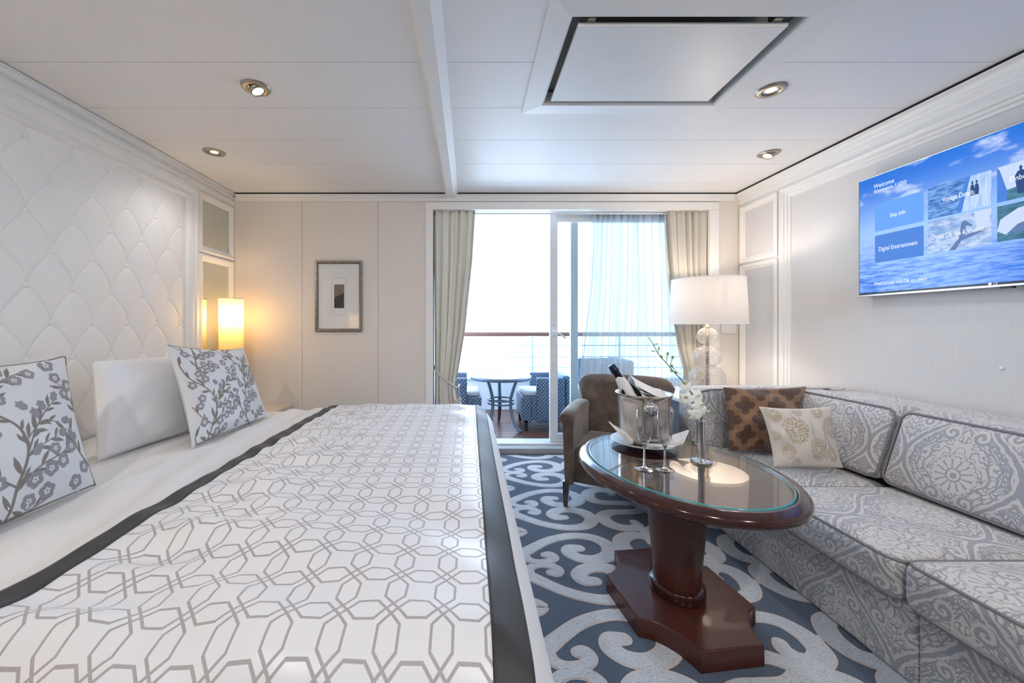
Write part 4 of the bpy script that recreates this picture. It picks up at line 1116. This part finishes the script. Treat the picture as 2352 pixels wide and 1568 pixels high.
# ------------------------------------------------------------------ coffee table
TC = Vector((.835, 1.555)); ca_, sa_ = math.cos(.119), math.sin(.119)
def tt(x, y, z=0): return Vector((TC.x+x*ca_-y*sa_, TC.y+x*sa_+y*ca_, z))
txf = lambda p: tt(p.x, p.y, p.z)
GZ = .588
ct = thing('coffee_table', 'oval mahogany pedestal table with inset glass top', 'coffee table', tuple(tt(0, 0, 0)))
def oval(prof, a, b, mb=None, n=96, mi=0):
    """rows of (inset from outer edge, z) swept round the oval"""
    mb = mb or MB(); P = []
    for i in range(n):
        t = 2*PI*i/n; P.append([tuple(tt((b-d)*math.cos(t), (a-d)*math.sin(t), z)) for d, z in prof])
    mb.grid(np.array(P), mi, True, wrapu=True); return mb
AO, BO = .452, .366
mb = oval([(.36, GZ-.011), (.05, GZ-.011), (.043, GZ-.011), (.0425, GZ-.006), (.036, GZ-.001), (.026, GZ-.003), (.016, GZ-.010), (.010, GZ-.012), (.003, GZ-.02), (0, GZ-.03), (.004, GZ-.041), (.013, GZ-.047), (.02, GZ-.052), (.05, GZ-.056), (.10, GZ-.058), (.36, GZ-.058)], AO, BO)
mb.build('table_top', m_maho, ct)
m_tglass = thin_glass('table_glass', (.96, .97, .965, 1), 1.5, 1.5)
m_teal = M('glass_edge_teal'); m_teal.col(lin(70, 176, 186)).set(.15, spec=.6); m_teal.b.inputs['Transmission Weight'].default_value = .3; m_teal = m_teal.m
MB().add([tuple(tt((BO-.044)*math.cos(t), (AO-.044)*math.sin(t), GZ)) for t in np.linspace(0, 2*PI, 97)[:-1]], [tuple(range(96))]).build('glass_top', m_tglass, ct, recalc=False)
oval([(.044, GZ-.0102), (.0435, GZ-.006), (.0438, GZ-.0006), (.0475, GZ+.0004)], AO, BO).build('glass_edge', m_teal, ct)
for an in (.15, 1.3, 2.8, 4.0, 5.3):
    p = tt((BO-.058)*math.cos(an), (AO-.058)*math.sin(an), GZ+.0002)
    MB().lathe([(.0001, .0012), (.0035, .001), (.0045, 0)], p, 12, cap=False).build('clear_bumper', m_clear, ct)
cp = [(.12, .098), (.093, .118), (.092, .15), (.097, .24), (.106, .36), (.114, .46), (.12, .53), (.12, .5305)]
MB().lathe([(.084, .074), (.084, .13), (.089, .22), (.100, .35), (.111, .46), (.119, .531)], (0, 0, 0), 48, xf=lambda p: tt(p.x, p.y*1.15, p.z)).build('pedestal', m_maho2, ct)
MB().lathe([(.097, .0735), (.099, .078), (.0995, .105), (.098, .112), (.094, .117), (.084, .119)], (0, 0, 0), 48, xf=lambda p: tt(p.x, p.y*1.13, p.z)).build('collar', m_maho, ct)
hwid, hlen, fs, fe = .236, .288, .125, .115
poly = []
for sx_, sy_ in ((1, 1), (-1, 1), (-1, -1), (1, -1)):
    q = []
    for t in np.linspace(0, PI/2, 9):
        cx_, cy_ = hwid-(hwid-fe)*math.sin(t), hlen-(hlen-fs)*math.cos(t)
        lx, ly = hwid+(fe-hwid)*(t/(PI/2)), fs+(hlen-fs)*(t/(PI/2))
        q.append(((cx_*.75+lx*.25)*sx_, (cy_*.75+ly*.25)*sy_))
    poly += q if sx_*sy_ > 0 else q[::-1]
nb = len(poly)
V = [tuple(tt(x, y, .0015)) for x, y in poly]+[tuple(tt(x, y, .068)) for x, y in poly]+[tuple(tt(x*.985, y*.985, .073)) for x, y in poly]
ring = []
for x, y in poly:
    an = math.atan2(y/1.13, x); ring.append(tuple(tt(.09*math.cos(an), .102*math.sin(an), .0735)))
V += ring
FF = [tuple(range(nb))[::-1], tuple(range(3*nb, 4*nb))]
for i in range(nb):
    j = (i+1) % nb
    for l in range(3): FF.append((l*nb+i, l*nb+j, (l+1)*nb+j, (l+1)*nb+i))
MB().add(V, FF).build('base_plate', m_maho2, ct, bevel=.0015)

# ------------------------------------------------------------------ things on the table
TG = GZ+.0008
bkc = onz(1478, 1020, GZ)
BX, BY = bkc.x, bkc.y
m_chn = plain('white_china', lin(240, 240, 240), .15, var=.01)
pl = thing('serving_plate', 'round white plate under the silver ice bucket', 'plate', (BX, BY, TG))
MB().lathe([(.08, TG), (.082, TG+.004), (.11, TG+.010), (.142, TG+.020), (.144, TG+.022), (.14, TG+.023), (.108, TG+.014), (.08, TG+.009), (.0001, TG+.008)], (BX, BY, 0), 56).build('plate_body', m_chn, pl)
B0 = TG+.0095
bk = thing('ice_bucket', 'round silver champagne bucket with rolled rim and knob handles', 'ice bucket', (BX, BY, B0))
hB = .226
prof = [(.0001, B0), (.055, B0), (.062, B0+.004)]+[(.062+.045*math.sin(t), B0+.004+.05*(1-math.cos(t))) for t in np.linspace(.15, PI/2, 7)]+[(.1075, B0+.12), (.108, B0+.19), (.109, B0+.212), (.112, B0+.220), (.122, B0+hB), (.1235, B0+hB+.002), (.122, B0+hB+.004), (.112, B0+hB+.0015), (.1055, B0+.215), (.1045, B0+.19), (.104, B0+.12), (.10, B0+.06), (.06, B0+.012), (.0001, B0+.01)]
MB().lathe(prof, (BX, BY, 0), 64, cap=False).build('bowl', m_silver, bk)
ang = math.atan2(0-BY, .19-BX)
for a_ in (ang+.15, ang+.15+PI):
    d = Vector((math.cos(a_), math.sin(a_), 0)); sd = Vector((-d.y, d.x, 0)); c = Vector((BX, BY, B0+.176))+d*.1065
    kn = MB().lathe([(.010, 0), (.010, .008), (.024, .011), (.029, .016), (.030, .021), (.027, .026), (.0001, .030)], (0, 0, 0), 28, xf=lambda v: c+sd*v.x+Vector((0, 0, 1))*v.y+d*v.z).build('knob', m_chrome, bk)
m_foil = plain('dark_blue_foil', lin(44, 48, 66), .28, .7, var=.2, vs_=60, bumps=.2, bscale=90)
m_bot = plain('dark_green_glass', lin(16, 26, 18), .08)
bo_top = Vector(((1402-CX)/(F/BY), BY-.01, H-(838-CY)/(F/BY))); bo_dir = Vector((-.56, -.03, .83)).normalized()
bo_bot = bo_top-bo_dir*.30
bot = thing('champagne_bottle', 'dark foil necked champagne bottle tilted in the ice bucket', 'bottle', tuple(bo_bot))
bx_ = bo_dir.orthogonal().normalized(); by_ = bo_dir.cross(bx_)
bxf = lambda v: bo_bot+bx_*v.x+by_*v.y+bo_dir*v.z
MB().lathe([(.0001, .004), (.036, .0), (.0415, .006), (.0415, .12), (.039, .145), (.03, .175), (.02, .205), (.0155, .23), (.0145, .25)], (0, 0, 0), 32, xf=bxf, cap=False).build('glass_body', m_bot, bot)
MB().lathe([(.0215, .203), (.0165, .23), (.0155, .255), (.0165, .262), (.0185, .266), (.0185, .277), (.0165, .28), (.0165, .296), (.013, .30), (.0001, .3005)], (0, 0, 0), 28, xf=bxf, cap=False).build('foil', m_foil, bot)
# cloth napkin wrapped round the neck and laid across the rim
m_nap = plain('white_linen_napkin', lin(242, 241, 241), .8, sheen=.2, var=.01, bumps=.06)
nk = thing('napkin', 'white napkin wrapped round the bottle neck over the bucket rim', 'napkin', tuple(bo_bot+bo_dir*.17))
n = 40; rows = []
for k in range(15):
    t = k/14; h = .235-.135*t; r_ = .0185+.03*t**1.2
    rows.append([tuple(bxf(Vector((r_*(1+.12*math.sin(3*a+4*t))*math.cos(a), r_*(1+.12*math.sin(3*a+4*t))*math.sin(a), h+.008*math.sin(2*a+1))))) for a in np.linspace(0, 2*PI, n+1)[:-1]])
MB().grid(np.array(rows), 0, True, wrapv=True).build('neck_wrap', m_nap, nk, solid=.002)
zr = B0+hB
U, V_ = np.meshgrid(np.linspace(0, 1, 34), np.linspace(0, 1, 18), indexing='ij')
Xn = BX-.062+.135*U; Yn = BY-.058+.10*V_+.012*np.sin(5*U)
Zn = zr+.052*(1-U)**2*(1-.5*(2*V_-1)**2)+.012+.016*np.sin(PI*V_)-.012*U**3+.004*np.sin(13*V_+6*U)-.018*np.abs(2*V_-1)**3*U
MB().grid(np.stack([Xn, Yn, Zn], -1), 0, True).build('draped_tail', m_nap, nk, solid=.002)
# folded napkin points on the plate
def nap_fold(c, tip, wid, label, lift=.0):
    t = thing('napkin', label, 'napkin', tuple(c), 'folded napkins on the plate')
    c, tip = Vector(c), Vector(tip); d = tip-c; sd = Vector((-d.y, d.x, 0)).normalized(); mb = MB(); rows = []
    for i in range(13):
        u = i/12; w = wid*(1-u)**.8*(.75+.25*math.cos(u*2))+.0015
        mid = c+d*u+Vector((0, 0, .012*math.sin(PI*u)*0)); rows.append([tuple(mid+sd*w*v+Vector((0, 0, .016*abs(v)**1.5*(1-u)+.003*math.sin(5*v+3*u)))) for v in np.linspace(-1, 1, 13)])
    mb.grid(np.array(rows), 0, True).build('cloth', m_nap, t, solid=.003)
zp = TG+.027
nap_fold((BX-.092, BY-.092, zp), (BX-.170, BY-.03, zp+.083), .05, 'white napkin corner rising at the left of the plate')
nap_fold((BX+.072, BY-.106, zp), (BX+.188, BY-.035, zp+.045), .05, 'white napkin corner pointing right off the plate')
nap_fold((BX-.055, BY-.118, zp-.004), (BX+.09, BY-.123, zp+.001), .017, 'white napkin fold lying at the front of the plate')

# flutes
gm = M('crystal_glass'); gm.col((1, 1, 1, 1)).set(.0, trans=1, ior=1.48); m_cryst = gm.m; m_bowl = thin_glass('flute_bowl_glass', (.955, .955, .96, 1), 1.5, 2.2)
def flute(px, py, label):
    p = onz(px, py, GZ); z = TG
    t = thing('champagne_flute', label, 'champagne glass', (p.x, p.y, z), 'champagne flutes')
    MB().lathe([(.0001, z+.0005), (.033, z+.0005), (.0335, z+.0015), (.03, z+.003), (.012, z+.006), (.005, z+.012)], (p.x, p.y, 0), 40, cap=False).build('foot', m_cryst, t)
    MB().lathe([(.005, z+.012), (.0038, z+.03), (.0036, z+.07), (.0046, z+.085), (.009, z+.094)], (p.x, p.y, 0), 20, cap=False).build('stem', m_cryst, t)
    MB().lathe([(.0001, z+.092), (.009, z+.094), (.018, z+.107), (.024, z+.125), (.0265, z+.145), (.0268, z+.18), (.0258, z+.226), (.0250, z+.226), (.0258, z+.18), (.0255, z+.146), (.023, z+.127), (.016, z+.109), (.0001, z+.099)], (p.x, p.y, 0), 40, cap=False).build('bowl', m_bowl, t)
flute(1480, 1077, 'left champagne flute in front of the ice bucket')
flute(1527, 1079, 'right champagne flute in front of the ice bucket')

# bud vase with orchid spray
vp = onz(1611, 1061, GZ); vx, vy = vp.x, vp.y
va = thing('bud_vase', 'slim polished silver bud vase on the glass table top', 'vase', (vx, vy, TG))
vt = H-(965-CY)/(F/vy)
MB().lathe([(.0001, TG+.0004), (.038, TG+.0004), (.0395, TG+.003), (.039, TG+.007), (.034, TG+.010), (.018, TG+.013), (.0135, TG+.018)], (vx, vy, 0), 40, cap=False).build('foot', m_chrome, va)
MB().lathe([(.0135, TG+.018), (.0118, TG+.05), (.0118, vt-.004), (.0128, vt), (.0118, vt+.001), (.0105, vt-.01), (.0105, vt-.06)], (vx, vy, 0), 32, cap=False).build('tube', m_chrome, va)
m_stem = plain('green_stem', lin(62, 92, 44), .5, var=.15)
m_bud = plain('green_bud', lin(142, 168, 92), .5, var=.15)
m_pet = translucent('white_petal', lin(250, 250, 244), .25)
m_lip = plain('orchid_lip', lin(232, 236, 196), .5, var=.06)
sv = F/vy
vpx = lambda px, py, dy=0: Vector(((px-CX)/(F/(vy+dy)), vy+dy, H-(py-CY)/(F/(vy+dy))))
orc = thing('orchid_spray', 'arching spray of white orchids with green buds in the vase', 'flower', tuple(vpx(1611, 985)))
path = spline([vpx(*q) for q in ((1611, 985), (1611, 962), (1606, 935), (1596, 912), (1584, 897), (1565, 872), (1548, 854), (1531, 834), (1514, 815), (1499, 788), (1492, 777))], 5)
MB().tube(path, list(np.linspace(.0028, .0014, len(path))), 8).build('stem', m_stem, orc)
def blossom3(px, py, face, r, roll, dy):
    c = vpx(px, py, dy); f = Vector(face).normalized(); a = f.orthogonal().normalized(); a = Matrix.Rotation(roll, 3, f) @ a; b = f.cross(a)
    lip = MB()
    rows = []
    for i in range(7):
        t = i/6; rows.append([tuple(c+f*(.004+.012*t+.004*math.sin(PI*t))+(-a)*(r*.42*t)+b*(r*.24*v*math.sin(PI*(.15+.8*t)))+f*(.006*v*v)) for v in np.linspace(-1, 1, 7)])
    lo_ = lip.grid(np.array(rows), 0, True).build('blossom', m_lip, orc, solid=.0012)
    for k in range(5):
        an = k*2*PI/5; d = a*math.cos(an)+b*math.sin(an); s = f.cross(d); w = r*(.46 if k in (1, 4) else .34); mb = MB(); rows = []
        for i in range(8):
            u = i/7; ww = w*math.sin(PI*(.06+.90*u))**.7
            rows.append([tuple(c+d*(r*u)+s*(ww*v)+f*(.004*math.sin(PI*u)-.010*u*u-.006*v*v*u+(.002 if k in (1, 4) else 0))) for v in np.linspace(-1, 1, 7)])
        mb.grid(np.array(rows), 0, True).build('petal', m_pet, lo_, recalc=False)
for q in ((1574, 884, (-.3, -.8, .4), .026, .3, .0), (1577, 915, (-.5, -.8, .1), .029, 1.2, -.012), (1603, 909, (.2, -.9, .2), .031, 2.0, -.014), (1606, 930, (.3, -.9, .0), .031, .7, -.02), (1618, 943, (.6, -.7, -.1), .028, 1.6, -.008), (1599, 952, (-.1, -.95, -.15), .031, 2.6, -.018)):
    blossom3(*q)
for px, py, bx, by, r_ in ((1565, 860, 1556, 856, .006), (1552, 852, 1545, 843, .007), (1538, 842, 1544, 824, .0065), (1530, 832, 1533, 816, .0065), (1524, 826, 1521, 822, .007), (1512, 812, 1513, 803, .005), (1508, 808, 1500, 806, .0035), (1500, 792, 1507, 790, .0035), (1496, 782, 1491, 777, .003), (1572, 880, 1579, 886, .005), (1536, 848, 1540, 850, .006)):
    a, b = vpx(px, py), vpx(bx, by); d = (b-a).normalized(); L = r_*2.2
    MB().tube([a, b, b+d*L*.3, b+d*L*.7, b+d*L], [.001, .0016, r_*.8, r_*.7, .001], 8).build('bud', m_bud, orc)

# ------------------------------------------------------------------ television
TVX = XR-.055
tv = thing('television', 'wall mounted flat television showing a blue ocean welcome screen', 'television', (XR, 1.715, 1.30))
y0_, y1_ = onx(1972, 500, TVX).y, 1.715-(onx(1972, 500, TVX).y-1.715)
zt_, zb_ = onx(1972, 417, TVX).z, onx(1972, 682, TVX).z
box('cabinet', m_black, tv, TVX+.002, XR-.03, y1_+.002, y0_-.002, zb_+.004, zt_-.003, .003)
box('wall_bracket', m_black, tv, XR-.03, XR-.0005, 1.45, 1.98, 1.45, 1.85, 0)
wframe(tv, lambda u, v: Vector((TVX+.012, u, v)), (-1, 0, 0), y1_, y0_, zb_, zt_, [(0, 0), (0, .012), (.004, .014), (.006, .0135), (.006, .011)], m_alu, 'bezel')
box('chin', m_alu, tv, TVX-.003, TVX+.02, y1_+.001, y0_-.001, zb_-.001, zb_+.011, .002)
box('sensor', m_black, tv, TVX, TVX+.02, 1.66, 1.70, zb_-.008, zb_-.001, .001)
sy0, sy1, sz0, sz1 = y1_+.007, y0_-.007, zb_+.020, zt_-.007
def _screen():
    m = M('screen_ocean'); p = m.coord('World'); x, y, z = m.xyz(p)
    u = (sy1-y)/(sy1-sy0); v = (z-sz0)/(sz1-sz0)
    cl = m.noise(m.coord('World', (1, 1.2, 2.6), (.5, 0, 0)), 4.2, 5, .6); wv = m.noise(m.coord('World', (1, 3, 22), (.12, 0, 0)), 3.4, 5, .65)
    sky = m.mix(v.step(.45, 1.0), lin(150, 190, 250), lin(10, 112, 222)); sky = m.mix(cl.step(.52, .72)*v.step(.55, .8), sky, lin(206, 222, 255))
    sea = m.mix(wv.step(.35, .62), lin(18, 108, 222), lin(140, 182, 250)); sea = m.mix((1-v.step(.0, .36))*(u.step(.25, .7))*wv.step(.3, .6)*.5, sea, lin(0, 100, 215))
    sea = m.mix(v.step(.12, .45)*.75, sea, lin(158, 190, 250))
    c = m.mix(v.step(.40, .50), sea, sky)
    m.col((0, 0, 0, 1)).set(.25); m.l(c, m.b.inputs['Emission Color']); m.b.inputs['Emission Strength'].default_value = .66; return m.m
def quad_x(y0, y1, z0, z1, x): return MB().add([(x, y1, z0), (x, y0, z0), (x, y0, z1), (x, y1, z1)], [(0, 1, 2, 3)])
scr = quad_x(sy0, sy1, sz0, sz1, TVX-.0005).build('screen', _screen(), tv, recalc=False)
def tile_mat(name, c, k=.66): return emis(name, c, k)
def noisy(name, c0, c1, sc, scl):
    m = M(name); nz = m.noise(m.coord('World', sc), scl, 5, .65); m.col((0, 0, 0, 1)); m.l(m.mix(nz.step(.35, .65), c0, c1), m.b.inputs['Emission Color']); m.b.inputs['Emission Strength'].default_value = .66; return m.m
def tq(x0, x1, ya, yb, mat, nm='menu_tile', dx=.0012):
    """tile from screen pixels: x range and the y range along its left edge"""
    A_, B_, C_ = onx(x0, ya, TVX), onx(x0, yb, TVX), onx(x1, ya, TVX)
    o = quad_x(C_.y, A_.y, B_.z, A_.z, TVX-dx).build(nm, mat, scr, recalc=False); return (A_.y, C_.y, B_.z, A_.z)
m_t1 = tile_mat('tile_pale_blue', lin(96, 158, 240)); m_t2 = tile_mat('tile_blue', lin(62, 124, 214))
m_tx = emis('screen_lettering', lin(245, 248, 255), .72)
water = noisy('tile_water', lin(26, 92, 176), lin(120, 172, 236), (1, 6, 18), 4); spa = noisy('tile_beach', lin(120, 160, 214), lin(196, 214, 246), (1, 4, 8), 5)
deckm = noisy('tile_ship', lin(150, 188, 236), lin(200, 220, 252), (1, 30, 3), 3); greenm = noisy('tile_deck_green', lin(24, 84, 110), lin(70, 130, 160), (1, 3, 9), 5)
m_fig = tile_mat('tile_figures', lin(22, 60, 124)); m_pale = tile_mat('tile_pale', lin(198, 214, 250)); m_skin = tile_mat('tile_legs', lin(88, 116, 168))
T1 = tq(2010, 2122, 470.7, 533, m_t1); T2 = tq(2010, 2122, 542, 604, m_t2)
T3 = tq(2132, 2278, 433.4, 505, water); T4 = tq(2132, 2278, 510, 583, spa)
T5 = tq(2291, 2470, 385.6, 466, m_pale); T6 = tq(2291, 2470, 475, 556, greenm)
def poly_in(T, pts, mat, nm, dx=.0018):
    ya, yb, z0, z1 = T
    MB().add([(TVX-dx, ya+(yb-ya)*u, z0+(z1-z0)*v) for u, v in pts], [tuple(range(len(pts)))]).build(nm, mat, scr, recalc=False)
poly_in(T3, [(.48, 0), (.63, 1), (1, 1), (1, 0)], deckm, 'ship_side')
poly_in(T3, [(.48, 0), (.63, 1), (.70, 1), (.56, 0)], m_t2, 'lifeboat_row', .0021)
for u0 in (.70, .765):
    poly_in(T3, [(u0, .42), (u0+.058, .42), (u0+.062, .60), (u0+.052, .71), (u0+.036, .73)]+[(u0+.028+.014*math.cos(a), .79+.055*math.sin(a)) for a in np.linspace(-1.0, PI+1.0, 10)]+[(u0+.020, .73), (u0+.004, .71), (u0-.004, .60)], m_fig, 'figure', .0024)
    poly_in(T3, [(u0+.005, .42), (u0+.01, .1), (u0+.022, .1), (u0+.03, .35), (u0+.038, .1), (u0+.05, .1), (u0+.055, .42)], m_pale, 'figure', .0024)
poly_in(T4, [(.36, 0), (.52, .32), (.56, .75), (.60, .82), (.66, .74), (.74, .62), (.70, .60), (.63, .66), (.62, .40), (.47, 0)], m_skin, 'leg_shape')
poly_in(T4, [(.56, .25), (.95, .42), (.93, .50), (.60, .36)], m_skin, 'leg_shape', .0020)
poly_in(T4, [(.60, .98), (.75, .98), (.80, .5), (.95, .5), (1, .95), (1, 1), (.6, 1)], m_pale, 'robe_shape', .0016)
poly_in(T5, [(.12, 0), (.12, .30), (1, .45), (1, 0)], greenm, 'deck_shape', .0016)
poly_in(T5, [(.27, .40), (.25, .62), (.29, .74), (.32, .76)]+[(.335+.022*math.cos(a), .83+.055*math.sin(a)) for a in np.linspace(PI+1.0, -1.0, 10)]+[(.36, .76), (.40, .72), (.42, .5), (.39, .40), (.38, .12), (.29, .12)], m_fig, 'figure', .002)
poly_in(T5, [(0, 0), (0, 1), (.04, .9), (.16, .2), (.14, 0)], m_t2, 'rail_shape', .0018)
poly_in(T6, [(0, .3), (.05, .62), (.3, .85), (.7, .9), (.7, .6), (.4, .45), (.15, .15)], m_pale, 'plate_shape')
poly_in(T6, [(.12, .16), (.3, .42), (.6, .55), (.6, .38), (.35, .2)], m_skin, 'food_shape', .0021)
YR, ZU = (0, -1, 0), (0, 0, 1)
def scr_text(s, px, py, px1, h, nm='lettering'):
    a, b = onx(px, py, TVX), onx(px1, py, TVX)
    text(s, h, m_tx, scr, (TVX-.003, a.y, a.z), YR, ZU, nm, width=abs(a.y-b.y))
scr_text('Welcome', 2008, 434, 2055, .034); scr_text('Stateroom 11050', 2009, 444.5, 2083, .028)
scr_text('Ship Info', 2045, 499, 2081, .03); scr_text('Digital Entertainment', 2020, 577, 2109, .034)
scr_text('Voyage Details', 2166, 464, 2238, .034); scr_text('Crystal Life Spa & Wellness', 2140, 551, 2268, .032)
scr_text('Onboard', 2320, 418, 2384, .032); scr_text('Press arrows and OK to select', 2010, 655, 2131, .026)
MB().lathe([(.0001, 0), (.0058, 0)], (0, 0, 0), 16, xf=lambda v: Vector((TVX-.0045, 1.727+v.x, zb_+.0165+v.y)), cap=False).build('logo_disc', m_tx, tv, recalc=False)
text('LG', .0125, m_tx, tv, (TVX-.0045, 1.716, zb_+.012), YR, ZU, 'logo_lettering')
bt_ = onx(2302, 845, XR)
MB().lathe([(.008, 0), (.008, .004), (.006, .006), (.0001, .0065)], (0, 0, 0), 20, xf=lambda v: Vector((XR-v.z, bt_.y+v.x, bt_.z+v.y))).build('wall_button', m_white, None)
tag(bpy.data.objects['wall_button'], 'tiny round white button on the linen wall above the sofa', 'wall button')
